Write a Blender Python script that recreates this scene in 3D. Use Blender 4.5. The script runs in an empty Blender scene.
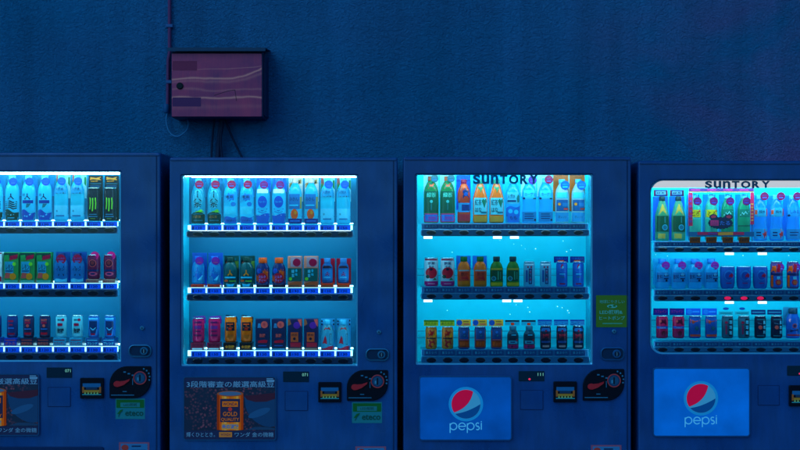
import bpy, math, random
from math import sin, cos, pi, radians, sqrt
random.seed(7)
SC = bpy.context.scene
COL = SC.collection

# ------------------------------------------------------------------ camera
EYE_Z, DIST, PXM = 1.49, 6.0, 0.005          # eye height, metres to the machine fronts, metres per photo pixel there
cam_d = bpy.data.cameras.new('camera')
cam_d.lens, cam_d.sensor_width, cam_d.clip_end = 54.0, 36.0, 400.0
cam = bpy.data.objects.new('camera', cam_d)
cam.location, cam.rotation_euler = (0, -DIST, EYE_Z), (radians(90), 0, 0)
COL.objects.link(cam)
SC.camera = cam

# ------------------------------------------------------------------ dusk sky and a faint low sun
SUN_EL, SUN_ROT = radians(38), radians(215)    # behind the photographer, over the left shoulder
world = bpy.data.worlds.new('World')
SC.world = world
world.use_nodes = True
wn, wl = world.node_tree.nodes, world.node_tree.links
wn.clear()
sky = wn.new('ShaderNodeTexSky')
sky.sky_type = 'NISHITA'
sky.sun_disc = False
sky.sun_elevation, sky.sun_rotation = SUN_EL, SUN_ROT
sky.ozone_density = 4.0
tint = wn.new('ShaderNodeMix')
tint.data_type, tint.blend_type = 'RGBA', 'MULTIPLY'
tint.inputs[0].default_value = 1.0
tint.inputs[7].default_value = (0.19, 0.66, 1.0, 1)
bg = wn.new('ShaderNodeBackground')
bg.inputs['Strength'].default_value = 0.13
wo = wn.new('ShaderNodeOutputWorld')
wl.new(sky.outputs[0], tint.inputs[6])
wl.new(tint.outputs[2], bg.inputs['Color'])
wl.new(bg.outputs[0], wo.inputs['Surface'])
sun_d = bpy.data.lights.new('sun', 'SUN')
sun_d.energy, sun_d.angle, sun_d.color = 0.42, radians(32), (0.36, 0.68, 1.0)
sun = bpy.data.objects.new('sun', sun_d)
# light travels from the upper left behind the camera towards the wall
sun.rotation_euler = (radians(52), 0, radians(-35))
sun.location = (-4, -6, 6)
COL.objects.link(sun)

SC.view_settings.view_transform = 'Standard'
SC.view_settings.look = 'None'
SC.view_settings.exposure = 0.0
SC.view_settings.gamma = 1.0
SC.view_settings.use_curve_mapping = False
SC.cycles.use_denoising = True
SC.cycles.max_bounces = 8
SC.cycles.transparent_max_bounces = 8
SC.cycles.sample_clamp_indirect = 4.0
SC.cycles.blur_glossy = 0.5
SC.cycles.caustics_reflective = False
SC.cycles.caustics_refractive = False

LED = (0.40, 0.86, 1.0)

# ------------------------------------------------------------------ materials
_mats = {}


def new_mat(name):
    m = bpy.data.materials.new(name)
    m.use_nodes = True
    return m, m.node_tree.nodes, m.node_tree.links, m.node_tree.nodes['Principled BSDF']


def setp(p, color=None, rough=None, metal=None, coat=None, spec=None):
    if color is not None:
        p.inputs['Base Color'].default_value = (*color, 1)
    if rough is not None:
        p.inputs['Roughness'].default_value = rough
    if metal is not None:
        p.inputs['Metallic'].default_value = metal
    if coat is not None:
        p.inputs['Coat Weight'].default_value = coat
        p.inputs['Coat Roughness'].default_value = 0.15
    if spec is not None:
        p.inputs['Specular IOR Level'].default_value = spec


def paint(color, rough=0.45, metal=0.0, grain=0.10, name='print'):
    """A coloured print or plastic: colour with a faint procedural grain."""
    key = ('paint', color, rough, metal, grain)
    if key in _mats:
        return _mats[key]
    m, n, l, p = new_mat(name)
    setp(p, color, rough, metal, spec=.20)
    if grain:
        tc = n.new('ShaderNodeTexCoord')
        nz = n.new('ShaderNodeTexNoise')
        nz.inputs['Scale'].default_value = 160
        nz.inputs['Detail'].default_value = 3
        l.new(tc.outputs['Object'], nz.inputs['Vector'])
        mx = n.new('ShaderNodeMix')
        mx.data_type = 'RGBA'
        mx.inputs[6].default_value = (*[c * (1 - grain) for c in color], 1)
        mx.inputs[7].default_value = (*[min(1, c * (1 + grain)) for c in color], 1)
        l.new(nz.outputs['Fac'], mx.inputs[0])
        l.new(mx.outputs[2], p.inputs['Base Color'])
    _mats[key] = m
    return m


def liquid(color, glow=0.55, rough=0.12):
    color = tuple(x ** 1.12 for x in color)
    return _liquid(color, glow, rough)


def _liquid(color, glow, rough):
    """PET bottle with drink in it: glossy skin over a light-passing body."""
    key = ('liquid', color, glow, rough)
    if key in _mats:
        return _mats[key]
    m, n, l, p = new_mat('bottle_plastic')
    setp(p, color, rough, spec=.3)
    tr = n.new('ShaderNodeBsdfTranslucent')
    tr.inputs['Color'].default_value = (*[min(1, c * 1.5 + .02) for c in color], 1)
    mx = n.new('ShaderNodeMixShader')
    mx.inputs[0].default_value = glow
    nz = n.new('ShaderNodeTexNoise')
    nz.inputs['Scale'].default_value = 26
    nz.inputs['Detail'].default_value = 1
    tc = n.new('ShaderNodeTexCoord')
    mp = n.new('ShaderNodeMapping')
    mp.inputs['Scale'].default_value = (1.6, 1, .45)
    bp = n.new('ShaderNodeBump')
    bp.inputs['Strength'].default_value = .5
    bp.inputs['Distance'].default_value = .006
    l.new(tc.outputs['Object'], mp.inputs['Vector'])
    l.new(mp.outputs[0], nz.inputs['Vector'])
    l.new(nz.outputs['Fac'], bp.inputs['Height'])
    l.new(bp.outputs[0], p.inputs['Normal'])
    l.new(p.outputs[0], mx.inputs[1])
    l.new(tr.outputs[0], mx.inputs[2])
    l.new(mx.outputs[0], n['Material Output'].inputs['Surface'])
    _mats[key] = m
    return m


def lamp_mat(color, strength, base=(.6, .7, .75)):
    key = ('lamp', color, strength, base)
    if key in _mats:
        return _mats[key]
    m, n, l, p = new_mat('lamp')
    setp(p, base, .4, spec=.2)
    p.inputs['Emission Color'].default_value = (*color, 1)
    p.inputs['Emission Strength'].default_value = strength
    _mats[key] = m
    return m


def enamel(name, color, rough=.36, dirt=.6):
    """Painted sheet steel: smudged gloss, shallow dents, fine orange peel, faint dust."""
    if name in _mats:
        return _mats[name]
    m, n, l, p = new_mat(name)
    setp(p, color, rough, 0, .30, .4)
    tc = n.new('ShaderNodeTexCoord')
    a = n.new('ShaderNodeTexNoise')
    a.inputs['Scale'].default_value = 2.6
    a.inputs['Detail'].default_value = 5
    a.inputs['Roughness'].default_value = .62
    a.inputs['Distortion'].default_value = .8
    l.new(tc.outputs['Object'], a.inputs['Vector'])
    r = n.new('ShaderNodeMapRange')
    r.inputs[1].default_value, r.inputs[2].default_value = .35, .7
    r.inputs[3].default_value, r.inputs[4].default_value = rough - .14, rough + .16
    l.new(a.outputs['Fac'], r.inputs[0])
    l.new(r.outputs[0], p.inputs['Roughness'])
    mx = n.new('ShaderNodeMix')
    mx.data_type = 'RGBA'
    mx.inputs[6].default_value = (*[c * (1 - dirt) for c in color], 1)
    mx.inputs[7].default_value = (*[min(1, c * (1 + dirt)) for c in color], 1)
    b = n.new('ShaderNodeTexNoise')
    b.inputs['Scale'].default_value = 5
    b.inputs['Detail'].default_value = 8
    b.inputs['Roughness'].default_value = .7
    mpv = n.new('ShaderNodeMapping')
    mpv.inputs['Scale'].default_value = (2.2, 2.2, .55)
    l.new(tc.outputs['Object'], mpv.inputs['Vector'])
    l.new(mpv.outputs[0], b.inputs['Vector'])
    l.new(b.outputs['Fac'], mx.inputs[0])
    l.new(mx.outputs[2], p.inputs['Base Color'])
    d = n.new('ShaderNodeTexNoise')
    d.inputs['Scale'].default_value = 3.0
    d.inputs['Detail'].default_value = 1
    l.new(tc.outputs['Object'], d.inputs['Vector'])
    e = n.new('ShaderNodeTexNoise')
    e.inputs['Scale'].default_value = 220
    l.new(tc.outputs['Object'], e.inputs['Vector'])
    b1 = n.new('ShaderNodeBump')
    b1.inputs['Strength'].default_value, b1.inputs['Distance'].default_value = .8, .04
    b2 = n.new('ShaderNodeBump')
    b2.inputs['Strength'].default_value, b2.inputs['Distance'].default_value = .10, .002
    l.new(d.outputs['Fac'], b1.inputs['Height'])
    l.new(e.outputs['Fac'], b2.inputs['Height'])
    l.new(b1.outputs[0], b2.inputs['Normal'])
    l.new(b2.outputs[0], p.inputs['Normal'])
    _mats[name] = m
    return m


def glass_mat():
    if 'glass' in _mats:
        return _mats['glass']
    m, n, l, p = new_mat('window_glass')
    n.remove(p)
    t = n.new('ShaderNodeBsdfTransparent')
    t.inputs['Color'].default_value = (.93, .97, .98, 1)
    g = n.new('ShaderNodeBsdfGlossy')
    g.inputs['Roughness'].default_value = .06
    g.inputs['Color'].default_value = (.9, .95, 1, 1)
    f = n.new('ShaderNodeFresnel')
    f.inputs['IOR'].default_value = 1.35
    x = n.new('ShaderNodeMixShader')
    l.new(f.outputs[0], x.inputs[0])
    l.new(t.outputs[0], x.inputs[1])
    l.new(g.outputs[0], x.inputs[2])
    l.new(x.outputs[0], n['Material Output'].inputs['Surface'])
    _mats['glass'] = m
    return m


def wall_mat():
    m, n, l, p = new_mat('rough_blue_render')
    setp(p, (.02, .17, .36), .85, spec=.2)
    tc = n.new('ShaderNodeTexCoord')
    mp = n.new('ShaderNodeMapping')
    mp.inputs['Scale'].default_value = (1, 1, 1.35)
    l.new(tc.outputs['Object'], mp.inputs['Vector'])

    def noise(scale, det, dist=0):
        z = n.new('ShaderNodeTexNoise')
        z.inputs['Scale'].default_value = scale
        z.inputs['Detail'].default_value = det
        z.inputs['Roughness'].default_value = .6
        z.inputs['Distortion'].default_value = dist
        l.new(mp.outputs[0], z.inputs['Vector'])
        return z
    big, mid, fine, grit = noise(.8, 6), noise(16, 4, .6), noise(56, 3, 1.0), noise(140, 2)
    ramp = n.new('ShaderNodeValToRGB')
    ramp.color_ramp.elements[0].position, ramp.color_ramp.elements[0].color = .33, (.003, .135, .275, 1)
    ramp.color_ramp.elements[1].position, ramp.color_ramp.elements[1].color = .70, (.006, .178, .345, 1)
    l.new(big.outputs['Fac'], ramp.inputs[0])
    # purplish noise patches, stronger towards the right
    pat = n.new('ShaderNodeMapRange')
    pz = noise(.9, 9, .4)
    pat.inputs[1].default_value, pat.inputs[2].default_value = .36, .60
    pat.inputs[3].default_value, pat.inputs[4].default_value = 0, .55
    l.new(pz.outputs['Fac'], pat.inputs[0])
    mx = n.new('ShaderNodeMix')
    mx.data_type = 'RGBA'
    mx.inputs[7].default_value = (.34, .08, .26, 1)
    sep = n.new('ShaderNodeSeparateXYZ')
    l.new(tc.outputs['Object'], sep.inputs[0])
    side = n.new('ShaderNodeMapRange')
    side.inputs[1].default_value, side.inputs[2].default_value = .9, 2.2
    side.inputs[3].default_value, side.inputs[4].default_value = .12, 1
    l.new(sep.outputs[0], side.inputs[0])
    both = n.new('ShaderNodeMath')
    both.operation = 'MULTIPLY'
    l.new(pat.outputs[0], both.inputs[0])
    l.new(side.outputs[0], both.inputs[1])
    l.new(both.outputs[0], mx.inputs[0])
    l.new(ramp.outputs[0], mx.inputs[6])
    # rain-run streaks and grime, uneven down the wall
    ms = n.new('ShaderNodeMapping')
    ms.inputs['Scale'].default_value = (5.5, 1, .45)
    l.new(tc.outputs['Object'], ms.inputs['Vector'])
    st = n.new('ShaderNodeTexNoise')
    st.inputs['Scale'].default_value = 1.0
    st.inputs['Detail'].default_value = 7
    st.inputs['Roughness'].default_value = .65
    l.new(ms.outputs[0], st.inputs['Vector'])
    sr = n.new('ShaderNodeMapRange')
    sr.inputs[1].default_value, sr.inputs[2].default_value = .30, .72
    sr.inputs[3].default_value, sr.inputs[4].default_value = .80, 1.17
    l.new(st.outputs['Fac'], sr.inputs[0])
    mul = n.new('ShaderNodeVectorMath')
    mul.operation = 'SCALE'
    l.new(mx.outputs[2], mul.inputs[0])
    l.new(sr.outputs[0], mul.inputs['Scale'])
    l.new(mul.outputs[0], p.inputs['Base Color'])
    prev = None
    for z, s, d in ((mid, .40, .03), (fine, .95, .016), (grit, .6, .006)):
        b = n.new('ShaderNodeBump')
        b.inputs['Strength'].default_value, b.inputs['Distance'].default_value = s, d
        l.new(z.outputs['Fac'], b.inputs['Height'])
        if prev:
            l.new(prev.outputs[0], b.inputs['Normal'])
        prev = b
    l.new(prev.outputs[0], p.inputs['Normal'])
    return m


def ground_mat(name, color, scale):
    m, n, l, p = new_mat(name)
    setp(p, color, .9)
    z = n.new('ShaderNodeTexNoise')
    z.inputs['Scale'].default_value = scale
    z.inputs['Detail'].default_value = 8
    tc = n.new('ShaderNodeTexCoord')
    l.new(tc.outputs['Object'], z.inputs['Vector'])
    mx = n.new('ShaderNodeMix')
    mx.data_type = 'RGBA'
    mx.inputs[6].default_value = (*[c * .6 for c in color], 1)
    mx.inputs[7].default_value = (*[c * 1.4 for c in color], 1)
    l.new(z.outputs['Fac'], mx.inputs[0])
    l.new(mx.outputs[2], p.inputs['Base Color'])
    b = n.new('ShaderNodeBump')
    b.inputs['Strength'].default_value, b.inputs['Distance'].default_value = .4, .01
    l.new(z.outputs['Fac'], b.inputs['Height'])
    l.new(b.outputs[0], p.inputs['Normal'])
    return m


def beans_mat():
    """Printed picture of heaped coffee beans."""
    if 'beans' in _mats:
        return _mats['beans']
    m, n, l, p = new_mat('coffee_bean_print')
    setp(p, (.02, .01, .02), .45)
    tc = n.new('ShaderNodeTexCoord')
    v = n.new('ShaderNodeTexVoronoi')
    v.inputs['Scale'].default_value = 74
    l.new(tc.outputs['Object'], v.inputs['Vector'])
    r = n.new('ShaderNodeValToRGB')
    e = r.color_ramp.elements
    e[0].position, e[0].color = .10, (.70, .09, .11, 1)
    e[1].position, e[1].color = .50, (.012, .010, .035, 1)
    l.new(v.outputs['Distance'], r.inputs[0])
    z = n.new('ShaderNodeTexNoise')
    z.inputs['Scale'].default_value = 11
    l.new(tc.outputs['Object'], z.inputs['Vector'])
    mr = n.new('ShaderNodeMapRange')
    mr.inputs[1].default_value, mr.inputs[2].default_value = .38, .62
    l.new(z.outputs['Fac'], mr.inputs[0])
    mx = n.new('ShaderNodeMix')
    mx.data_type = 'RGBA'
    mx.inputs[6].default_value = (.008, .014, .045, 1)
    l.new(mr.outputs[0], mx.inputs[0])
    l.new(r.outputs[0], mx.inputs[7])
    l.new(mx.outputs[2], p.inputs['Base Color'])
    _mats['beans'] = m
    return m


def door_sheen_mat():
    """Meter box door: brushed upright, warm sheen and wavy reflection streaks painted into its colour."""
    m, n, l, p = new_mat('painted_sheen_metal')
    setp(p, (.3, .05, .1), .36, .45)
    tc = n.new('ShaderNodeTexCoord')
    sep = n.new('ShaderNodeSeparateXYZ')
    l.new(tc.outputs['Object'], sep.inputs[0])

    def op(kind, a, b=None, c=None):
        q = n.new('ShaderNodeMath')
        q.operation = kind
        for i, v in enumerate((a, b, c)):
            if v is None:
                continue
            if isinstance(v, (int, float)):
                q.inputs[i].default_value = v
            else:
                l.new(v, q.inputs[i])
        return q.outputs[0]

    def noise(sx, sz, det, dist=0.0):
        mp = n.new('ShaderNodeMapping')
        mp.inputs['Scale'].default_value = (sx, 1, sz)
        l.new(tc.outputs['Object'], mp.inputs['Vector'])
        z = n.new('ShaderNodeTexNoise')
        z.inputs['Scale'].default_value = 1
        z.inputs['Detail'].default_value = det
        z.inputs['Distortion'].default_value = dist
        l.new(mp.outputs[0], z.inputs['Vector'])
        return z.outputs['Fac']
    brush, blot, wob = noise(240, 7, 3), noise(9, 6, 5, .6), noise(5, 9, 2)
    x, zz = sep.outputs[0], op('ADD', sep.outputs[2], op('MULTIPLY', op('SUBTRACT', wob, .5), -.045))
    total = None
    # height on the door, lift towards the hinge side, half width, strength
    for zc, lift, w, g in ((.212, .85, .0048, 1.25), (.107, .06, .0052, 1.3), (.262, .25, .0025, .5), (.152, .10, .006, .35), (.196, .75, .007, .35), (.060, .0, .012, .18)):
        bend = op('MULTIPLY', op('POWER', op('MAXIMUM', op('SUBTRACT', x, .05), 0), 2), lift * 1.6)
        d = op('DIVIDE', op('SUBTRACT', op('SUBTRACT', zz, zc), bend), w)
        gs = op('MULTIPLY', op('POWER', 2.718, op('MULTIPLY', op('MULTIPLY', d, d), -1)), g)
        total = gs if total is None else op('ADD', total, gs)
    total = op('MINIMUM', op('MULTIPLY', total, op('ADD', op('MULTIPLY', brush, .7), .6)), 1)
    base = n.new('ShaderNodeMix')
    base.data_type = 'RGBA'
    base.inputs[6].default_value = (.27, .028, .095, 1)
    base.inputs[7].default_value = (.60, .040, .10, 1)
    k = n.new('ShaderNodeMapRange')
    k.inputs[1].default_value, k.inputs[2].default_value = .32, .66
    l.new(op('ADD', op('MULTIPLY', blot, .7), op('MULTIPLY', brush, .3)), k.inputs[0])
    l.new(k.outputs[0], base.inputs[0])
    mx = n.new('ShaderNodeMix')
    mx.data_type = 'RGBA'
    mx.inputs[7].default_value = (1.0, .19, .17, 1)  # streak colour stands in for reflected street light
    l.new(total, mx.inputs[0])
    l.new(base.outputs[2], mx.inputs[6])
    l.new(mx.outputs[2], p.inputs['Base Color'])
    b = n.new('ShaderNodeBump')
    b.inputs['Strength'].default_value, b.inputs['Distance'].default_value = .3, .002
    l.new(brush, b.inputs['Height'])
    l.new(b.outputs[0], p.inputs['Normal'])
    return m


def glow_panel(name, base, emit, strength, vary=.0):
    """Back-lit translucent sheet."""
    if name in _mats:
        return _mats[name]
    m, n, l, p = new_mat(name)
    setp(p, base, .5, spec=.08)
    p.inputs['Emission Strength'].default_value = strength
    p.inputs['Emission Color'].default_value = (*emit, 1)
    if vary:
        tc = n.new('ShaderNodeTexCoord')
        z = n.new('ShaderNodeTexNoise')
        z.inputs['Scale'].default_value = 7
        z.inputs['Detail'].default_value = 4
        l.new(tc.outputs['Object'], z.inputs['Vector'])
        mx = n.new('ShaderNodeMix')
        mx.data_type = 'RGBA'
        mx.inputs[6].default_value = (*[c * (1 - vary) for c in base], 1)
        mx.inputs[7].default_value = (*[min(1, c * (1 + vary)) for c in base], 1)
        l.new(z.outputs['Fac'], mx.inputs[0])
        l.new(mx.outputs[2], p.inputs['Base Color'])
        m2 = n.new('ShaderNodeMix')
        m2.data_type = 'RGBA'
        m2.inputs[6].default_value = (*[c * (1 - vary) for c in emit], 1)
        m2.inputs[7].default_value = (*[c * (1 + vary) for c in emit], 1)
        l.new(z.outputs['Fac'], m2.inputs[0])
        l.new(m2.outputs[2], p.inputs['Emission Color'])
    _mats[name] = m
    return m


# ------------------------------------------------------------------ mesh collecting
class MB:
    def __init__(self):
        self.v, self.f, self.mi, self.sm, self.mats = [], [], [], [], []

    def slot(self, mat):
        if mat not in self.mats:
            self.mats.append(mat)
        return self.mats.index(mat)

    def add(self, vs, fs, mat, smooth=False):
        k, s = len(self.v), self.slot(mat)
        self.v += [tuple(p) for p in vs]
        for f in fs:
            self.f.append([i + k for i in f])
            self.mi.append(s)
            self.sm.append(smooth)

    def box(self, x0, x1, y0, y1, z0, z1, mat, c=0.0):
        """Box, its edges chamfered by c."""
        if c <= 0:
            vs = [(x, y, z) for x in (x0, x1) for y in (y0, y1) for z in (z0, z1)]
            self.add(vs, [(0, 1, 3, 2), (4, 6, 7, 5), (0, 4, 5, 1), (2, 3, 7, 6), (0, 2, 6, 4), (1, 5, 7, 3)], mat)
            return
        self.slab(rounded(x0, z0, x1, z1, c, 1), y0, y1, mat, c)

    def slab(self, loop, y0, y1, mat, c=0.0, back=True, smooth=False):
        """Extrude an x-z outline (counter-clockwise seen from the front) from y0 (front) to y1; c chamfers the rims."""
        n = len(loop)
        cx = sum(p[0] for p in loop) / n
        cz = sum(p[1] for p in loop) / n
        hw = max(abs(p[0] - cx) for p in loop) or 1
        hh = max(abs(p[1] - cz) for p in loop) or 1

        def ins(d):
            return [(cx + (x - cx) * (1 - d / hw), cz + (z - cz) * (1 - d / hh)) for x, z in loop]
        rows = [(ins(c), y0), (loop, y0 + c), (loop, y1 - c), (ins(c), y1)] if c > 0 else [(loop, y0), (loop, y1)]
        vs = [(x, y, z) for lp, y in rows for x, z in lp]
        fs = [tuple(range(n))]
        for k in range(len(rows) - 1):
            for i in range(n):
                j = (i + 1) % n
                fs.append((k * n + i, (k + 1) * n + i, (k + 1) * n + j, k * n + j))
        if back:
            fs.append(tuple((len(rows) - 1) * n + i for i in reversed(range(n))))
        self.add(vs, fs, mat, smooth)

    def loops(self, loops3, mat, close=True, smooth=False):
        """Bridge successive closed 3-D loops of equal length."""
        n = len(loops3[0])
        vs = [p for lp in loops3 for p in lp]
        fs = []
        for k in range(len(loops3) - 1):
            for i in range(n if close else n - 1):
                j = (i + 1) % n
                fs.append((k * n + i, (k + 1) * n + i, (k + 1) * n + j, k * n + j))
        self.add(vs, fs, mat, smooth)

    def shell(self, prof, mat, n=20, fy=1.0):
        """Front half of a turned body, open at the back like a display dummy."""
        vs, fs = [], []
        for r, z in prof:
            for i in range(n + 1):
                a = -pi / 2 + pi * i / n
                vs.append((r * sin(a), -r * cos(a) * fy, z))
        w = n + 1
        for k in range(len(prof) - 1):
            for i in range(n):
                fs.append((k * w + i, k * w + i + 1, (k + 1) * w + i + 1, (k + 1) * w + i))
        self.add(vs, fs, mat, True)

    def lathe(self, prof, mat, n=26, fy=1.0, ox=0, oy=0, oz=0):
        vs, fs = [], []
        for r, z in prof:
            for i in range(n):
                a = 2 * pi * i / n
                vs.append((ox + r * sin(a), oy - r * cos(a) * fy, oz + z))
        m = len(prof)
        for k in range(m - 1):
            for i in range(n):
                j = (i + 1) % n
                fs.append((k * n + i, k * n + j, (k + 1) * n + j, (k + 1) * n + i))
        self.add(vs, fs, mat, True)
        self.add([vs[(m - 1) * n + i] for i in range(n)], [tuple(range(n))], mat)
        self.add([vs[i] for i in range(n)], [tuple(reversed(range(n)))], mat)

    def tube(self, pts, r, mat, n=10):
        rows = []
        for k, p in enumerate(pts):
            a = pts[max(0, k - 1)]
            b = pts[min(len(pts) - 1, k + 1)]
            t = [b[i] - a[i] for i in range(3)]
            L = sqrt(sum(c * c for c in t)) or 1
            t = [c / L for c in t]
            u = (0, 1, 0) if abs(t[1]) < .9 else (1, 0, 0)
            s = [t[1] * u[2] - t[2] * u[1], t[2] * u[0] - t[0] * u[2], t[0] * u[1] - t[1] * u[0]]
            L = sqrt(sum(c * c for c in s))
            s = [c / L for c in s]
            w = [t[1] * s[2] - t[2] * s[1], t[2] * s[0] - t[0] * s[2], t[0] * s[1] - t[1] * s[0]]
            rows.append([tuple(p[i] + r * (cos(2 * pi * q / n) * s[i] + sin(2 * pi * q / n) * w[i]) for i in range(3)) for q in range(n)])
        self.loops(rows, mat, True, True)
        self.add(rows[0], [tuple(range(n))], mat)
        self.add(rows[-1], [tuple(reversed(range(n)))], mat)

    def build(self, name, parent=None, origin=(0, 0, 0)):
        me = bpy.data.meshes.new(name)
        ox, oy, oz = origin
        me.from_pydata([(x - ox, y - oy, z - oz) for x, y, z in self.v], [], self.f)
        for m in self.mats:
            me.materials.append(m)
        me.polygons.foreach_set('material_index', self.mi)
        me.polygons.foreach_set('use_smooth', self.sm)
        me.update()
        o = bpy.data.objects.new(name, me)
        COL.objects.link(o)
        if parent is not None:
            o.parent = parent
        return o


def rounded(x0, z0, x1, z1, r, n=4, corners='abcd'):
    """Rounded rectangle, counter-clockwise seen from the front; corners a=SW b=SE c=NE d=NW that are rounded."""
    pts = []
    for key, cx, cz, a0 in (('a', x0 + r, z0 + r, 180), ('b', x1 - r, z0 + r, 270), ('c', x1 - r, z1 - r, 0), ('d', x0 + r, z1 - r, 90)):
        for i in range(n + 1):
            a = radians(a0 + 90 * i / n)
            if key in corners:
                pts.append((cx + r * cos(a), cz + r * sin(a)))
            else:
                sx = x0 if key in 'ad' else x1
                sz = z0 if key in 'ab' else z1
                t = i / n
                # square corner walked in equal steps so vertex counts match
                if key == 'a':
                    pts.append((sx, sz + r * (1 - 2 * t)) if t <= .5 else (sx + r * (2 * t - 1), sz))
                elif key == 'b':
                    pts.append((sx - r * (1 - 2 * t), sz) if t <= .5 else (sx, sz + r * (2 * t - 1)))
                elif key == 'c':
                    pts.append((sx, sz - r * (1 - 2 * t)) if t <= .5 else (sx - r * (2 * t - 1), sz))
                else:
                    pts.append((sx + r * (1 - 2 * t), sz) if t <= .5 else (sx, sz - r * (2 * t - 1)))
    return pts


# ------------------------------------------------------------------ lettering
_glyphs = {}


def glyph(s, bold=0.0, res=2):
    key = (s, bold, res)
    if key not in _glyphs:
        c = bpy.data.curves.new('lettering', 'FONT')
        c.body, c.resolution_u, c.offset = s, res, bold
        o = bpy.data.objects.new('lettering', c)
        COL.objects.link(o)
        dg = bpy.context.evaluated_depsgraph_get()
        me = bpy.data.meshes.new_from_object(o.evaluated_get(dg))
        vs = [(v.co.x, v.co.y) for v in me.vertices]
        fs = [tuple(p.vertices) for p in me.polygons]
        bpy.data.objects.remove(o)
        bpy.data.curves.remove(c)
        bpy.data.meshes.remove(me)
        x0, x1 = min(p[0] for p in vs), max(p[0] for p in vs)
        y0, y1 = min(p[1] for p in vs), max(p[1] for p in vs)
        vs = [((x - x0) / (x1 - x0), (y - y0) / (y1 - y0)) for x, y in vs]
        _glyphs[key] = (vs, fs, (x1 - x0) / (y1 - y0))
    return _glyphs[key]


class Ink:
    """Draws flat shapes on a surface; surf(x, z, layer) gives the 3-D point."""

    def __init__(self, mb, surf, step=1e9):
        self.mb, self.surf, self.step = mb, surf, step

    def rect(self, x0, z0, x1, z1, mat, layer=1):
        nx = max(1, math.ceil((x1 - x0) / self.step))
        nz = max(1, math.ceil((z1 - z0) / self.step / 1.5))
        vs = [self.surf(x0 + (x1 - x0) * i / nx, z0 + (z1 - z0) * k / nz, layer) for k in range(nz + 1) for i in range(nx + 1)]
        w = nx + 1
        self.mb.add(vs, [(k * w + i, k * w + i + 1, k * w + w + i + 1, k * w + w + i) for k in range(nz) for i in range(nx)], mat, self.step < 1)

    def poly(self, pts, mat, layer=1):
        n = len(pts)
        if self.step > 1:
            self.mb.add([self.surf(x, z, layer) for x, z in pts], [tuple(range(n))], mat)
            return
        cx, cz = sum(p[0] for p in pts) / n, sum(p[1] for p in pts) / n
        vs, fs = [self.surf(cx, cz, layer)], []
        for t in (.5, 1):
            vs += [self.surf(cx + (x - cx) * t, cz + (z - cz) * t, layer) for x, z in pts]
        for i in range(n):
            j = (i + 1) % n
            fs += [(0, 1 + i, 1 + j), (1 + i, 1 + n + i, 1 + n + j, 1 + j)]
        self.mb.add(vs, fs, mat, True)

    def oval(self, x, z, rx, rz, mat, layer=1, n=20):
        self.poly([(x + rx * cos(2 * pi * i / n), z + rz * sin(2 * pi * i / n)) for i in range(n)], mat, layer)

    def ring(self, x, z, r, w, mat, layer=1, n=28):
        o = [self.surf(x + r * cos(2 * pi * i / n), z + r * sin(2 * pi * i / n), layer) for i in range(n)]
        q = [self.surf(x + (r - w) * cos(2 * pi * i / n), z + (r - w) * sin(2 * pi * i / n), layer) for i in range(n)]
        self.mb.add(o + q, [(i, (i + 1) % n, n + (i + 1) % n, n + i) for i in range(n)], mat)

    def stroke(self, pts, w, mat, layer=1):
        L, R = [], []
        for k, (x, z) in enumerate(pts):
            def unit(a, b):
                d = (b[0] - a[0], b[1] - a[1])
                q = sqrt(d[0] ** 2 + d[1] ** 2) or 1
                return d[0] / q, d[1] / q
            ds = []
            if k:
                ds.append(unit(pts[k - 1], pts[k]))
            if k < len(pts) - 1:
                ds.append(unit(pts[k], pts[k + 1]))
            dx, dz = sum(d[0] for d in ds), sum(d[1] for d in ds)
            q = sqrt(dx * dx + dz * dz) or 1
            nx, nz = -dz / q, dx / q
            s = w / 2
            if len(ds) == 2:
                s /= max(.4, abs(nx * -ds[0][1] + nz * ds[0][0]))
            L.append(self.surf(x + nx * s, z + nz * s, layer))
            R.append(self.surf(x - nx * s, z - nz * s, layer))
        n = len(pts)
        self.mb.add(L + R, [(i, n + i, n + i + 1, i + 1) for i in range(n - 1)], mat)

    def text(self, s, cx, cz, h, mat, layer=2, w=None, bold=0.0, res=2, shear=0.0):
        vs, fs, asp = glyph(s, bold, res)
        W = w if w else h * asp
        self.mb.add([self.surf(cx + (x - .5) * W + shear * (z - .5) * h, cz + (z - .5) * h, layer) for x, z in vs], fs, mat)

    def wave(self, x0, x1, z0, zl, zr, amp, mat, layer=1):
        n = 8
        top = [(x0 + (x1 - x0) * i / n, zl + (zr - zl) * i / n + amp * sin(2 * pi * i / n)) for i in range(n + 1)]
        vs = [self.surf(x, z0, layer) for x, _ in top] + [self.surf(x, (z0 + z) / 2, layer) for x, z in top] + [self.surf(x, z, layer) for x, z in top]
        w = n + 1
        self.mb.add(vs, [(k * w + i, k * w + i + 1, k * w + w + i + 1, k * w + w + i) for k in range(2) for i in range(n)], mat)


def flat(y, eps=0.0008):
    return lambda x, z, l: (x, y - eps * l, z)


# ------------------------------------------------------------------ things and their properties
def tag(o, label, cat, group=None, kind=None):
    if kind:
        o['kind'] = kind
    if label:
        o['label'] = label
        n = len(label.replace(',', ' ').split())
        assert 4 <= n <= 16, (n, label)
    if cat:
        o['category'] = cat
    if group:
        o['group'] = group


def thing(name, loc, label, cat, group=None):
    o = bpy.data.objects.new(name, None)
    o.empty_display_size = .1
    COL.objects.link(o)
    o.location = loc
    tag(o, label, cat, group)
    return o


def copy_tree(o, parent=None):
    c = o.copy()
    COL.objects.link(c)
    if parent is not None:
        c.parent = parent
    for ch in KIDS.get(o.name, []):
        copy_tree(ch, c)
    return c


KIDS = {}


def X(px, y=0.0):
    """Metres across for a photo column measured on something y metres behind the machine fronts."""
    return (px - 400) * PXM * (DIST + y) / DIST


def Z(py, y=0.0):
    return EYE_Z + (225 - py) * PXM * (DIST + y) / DIST


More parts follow.
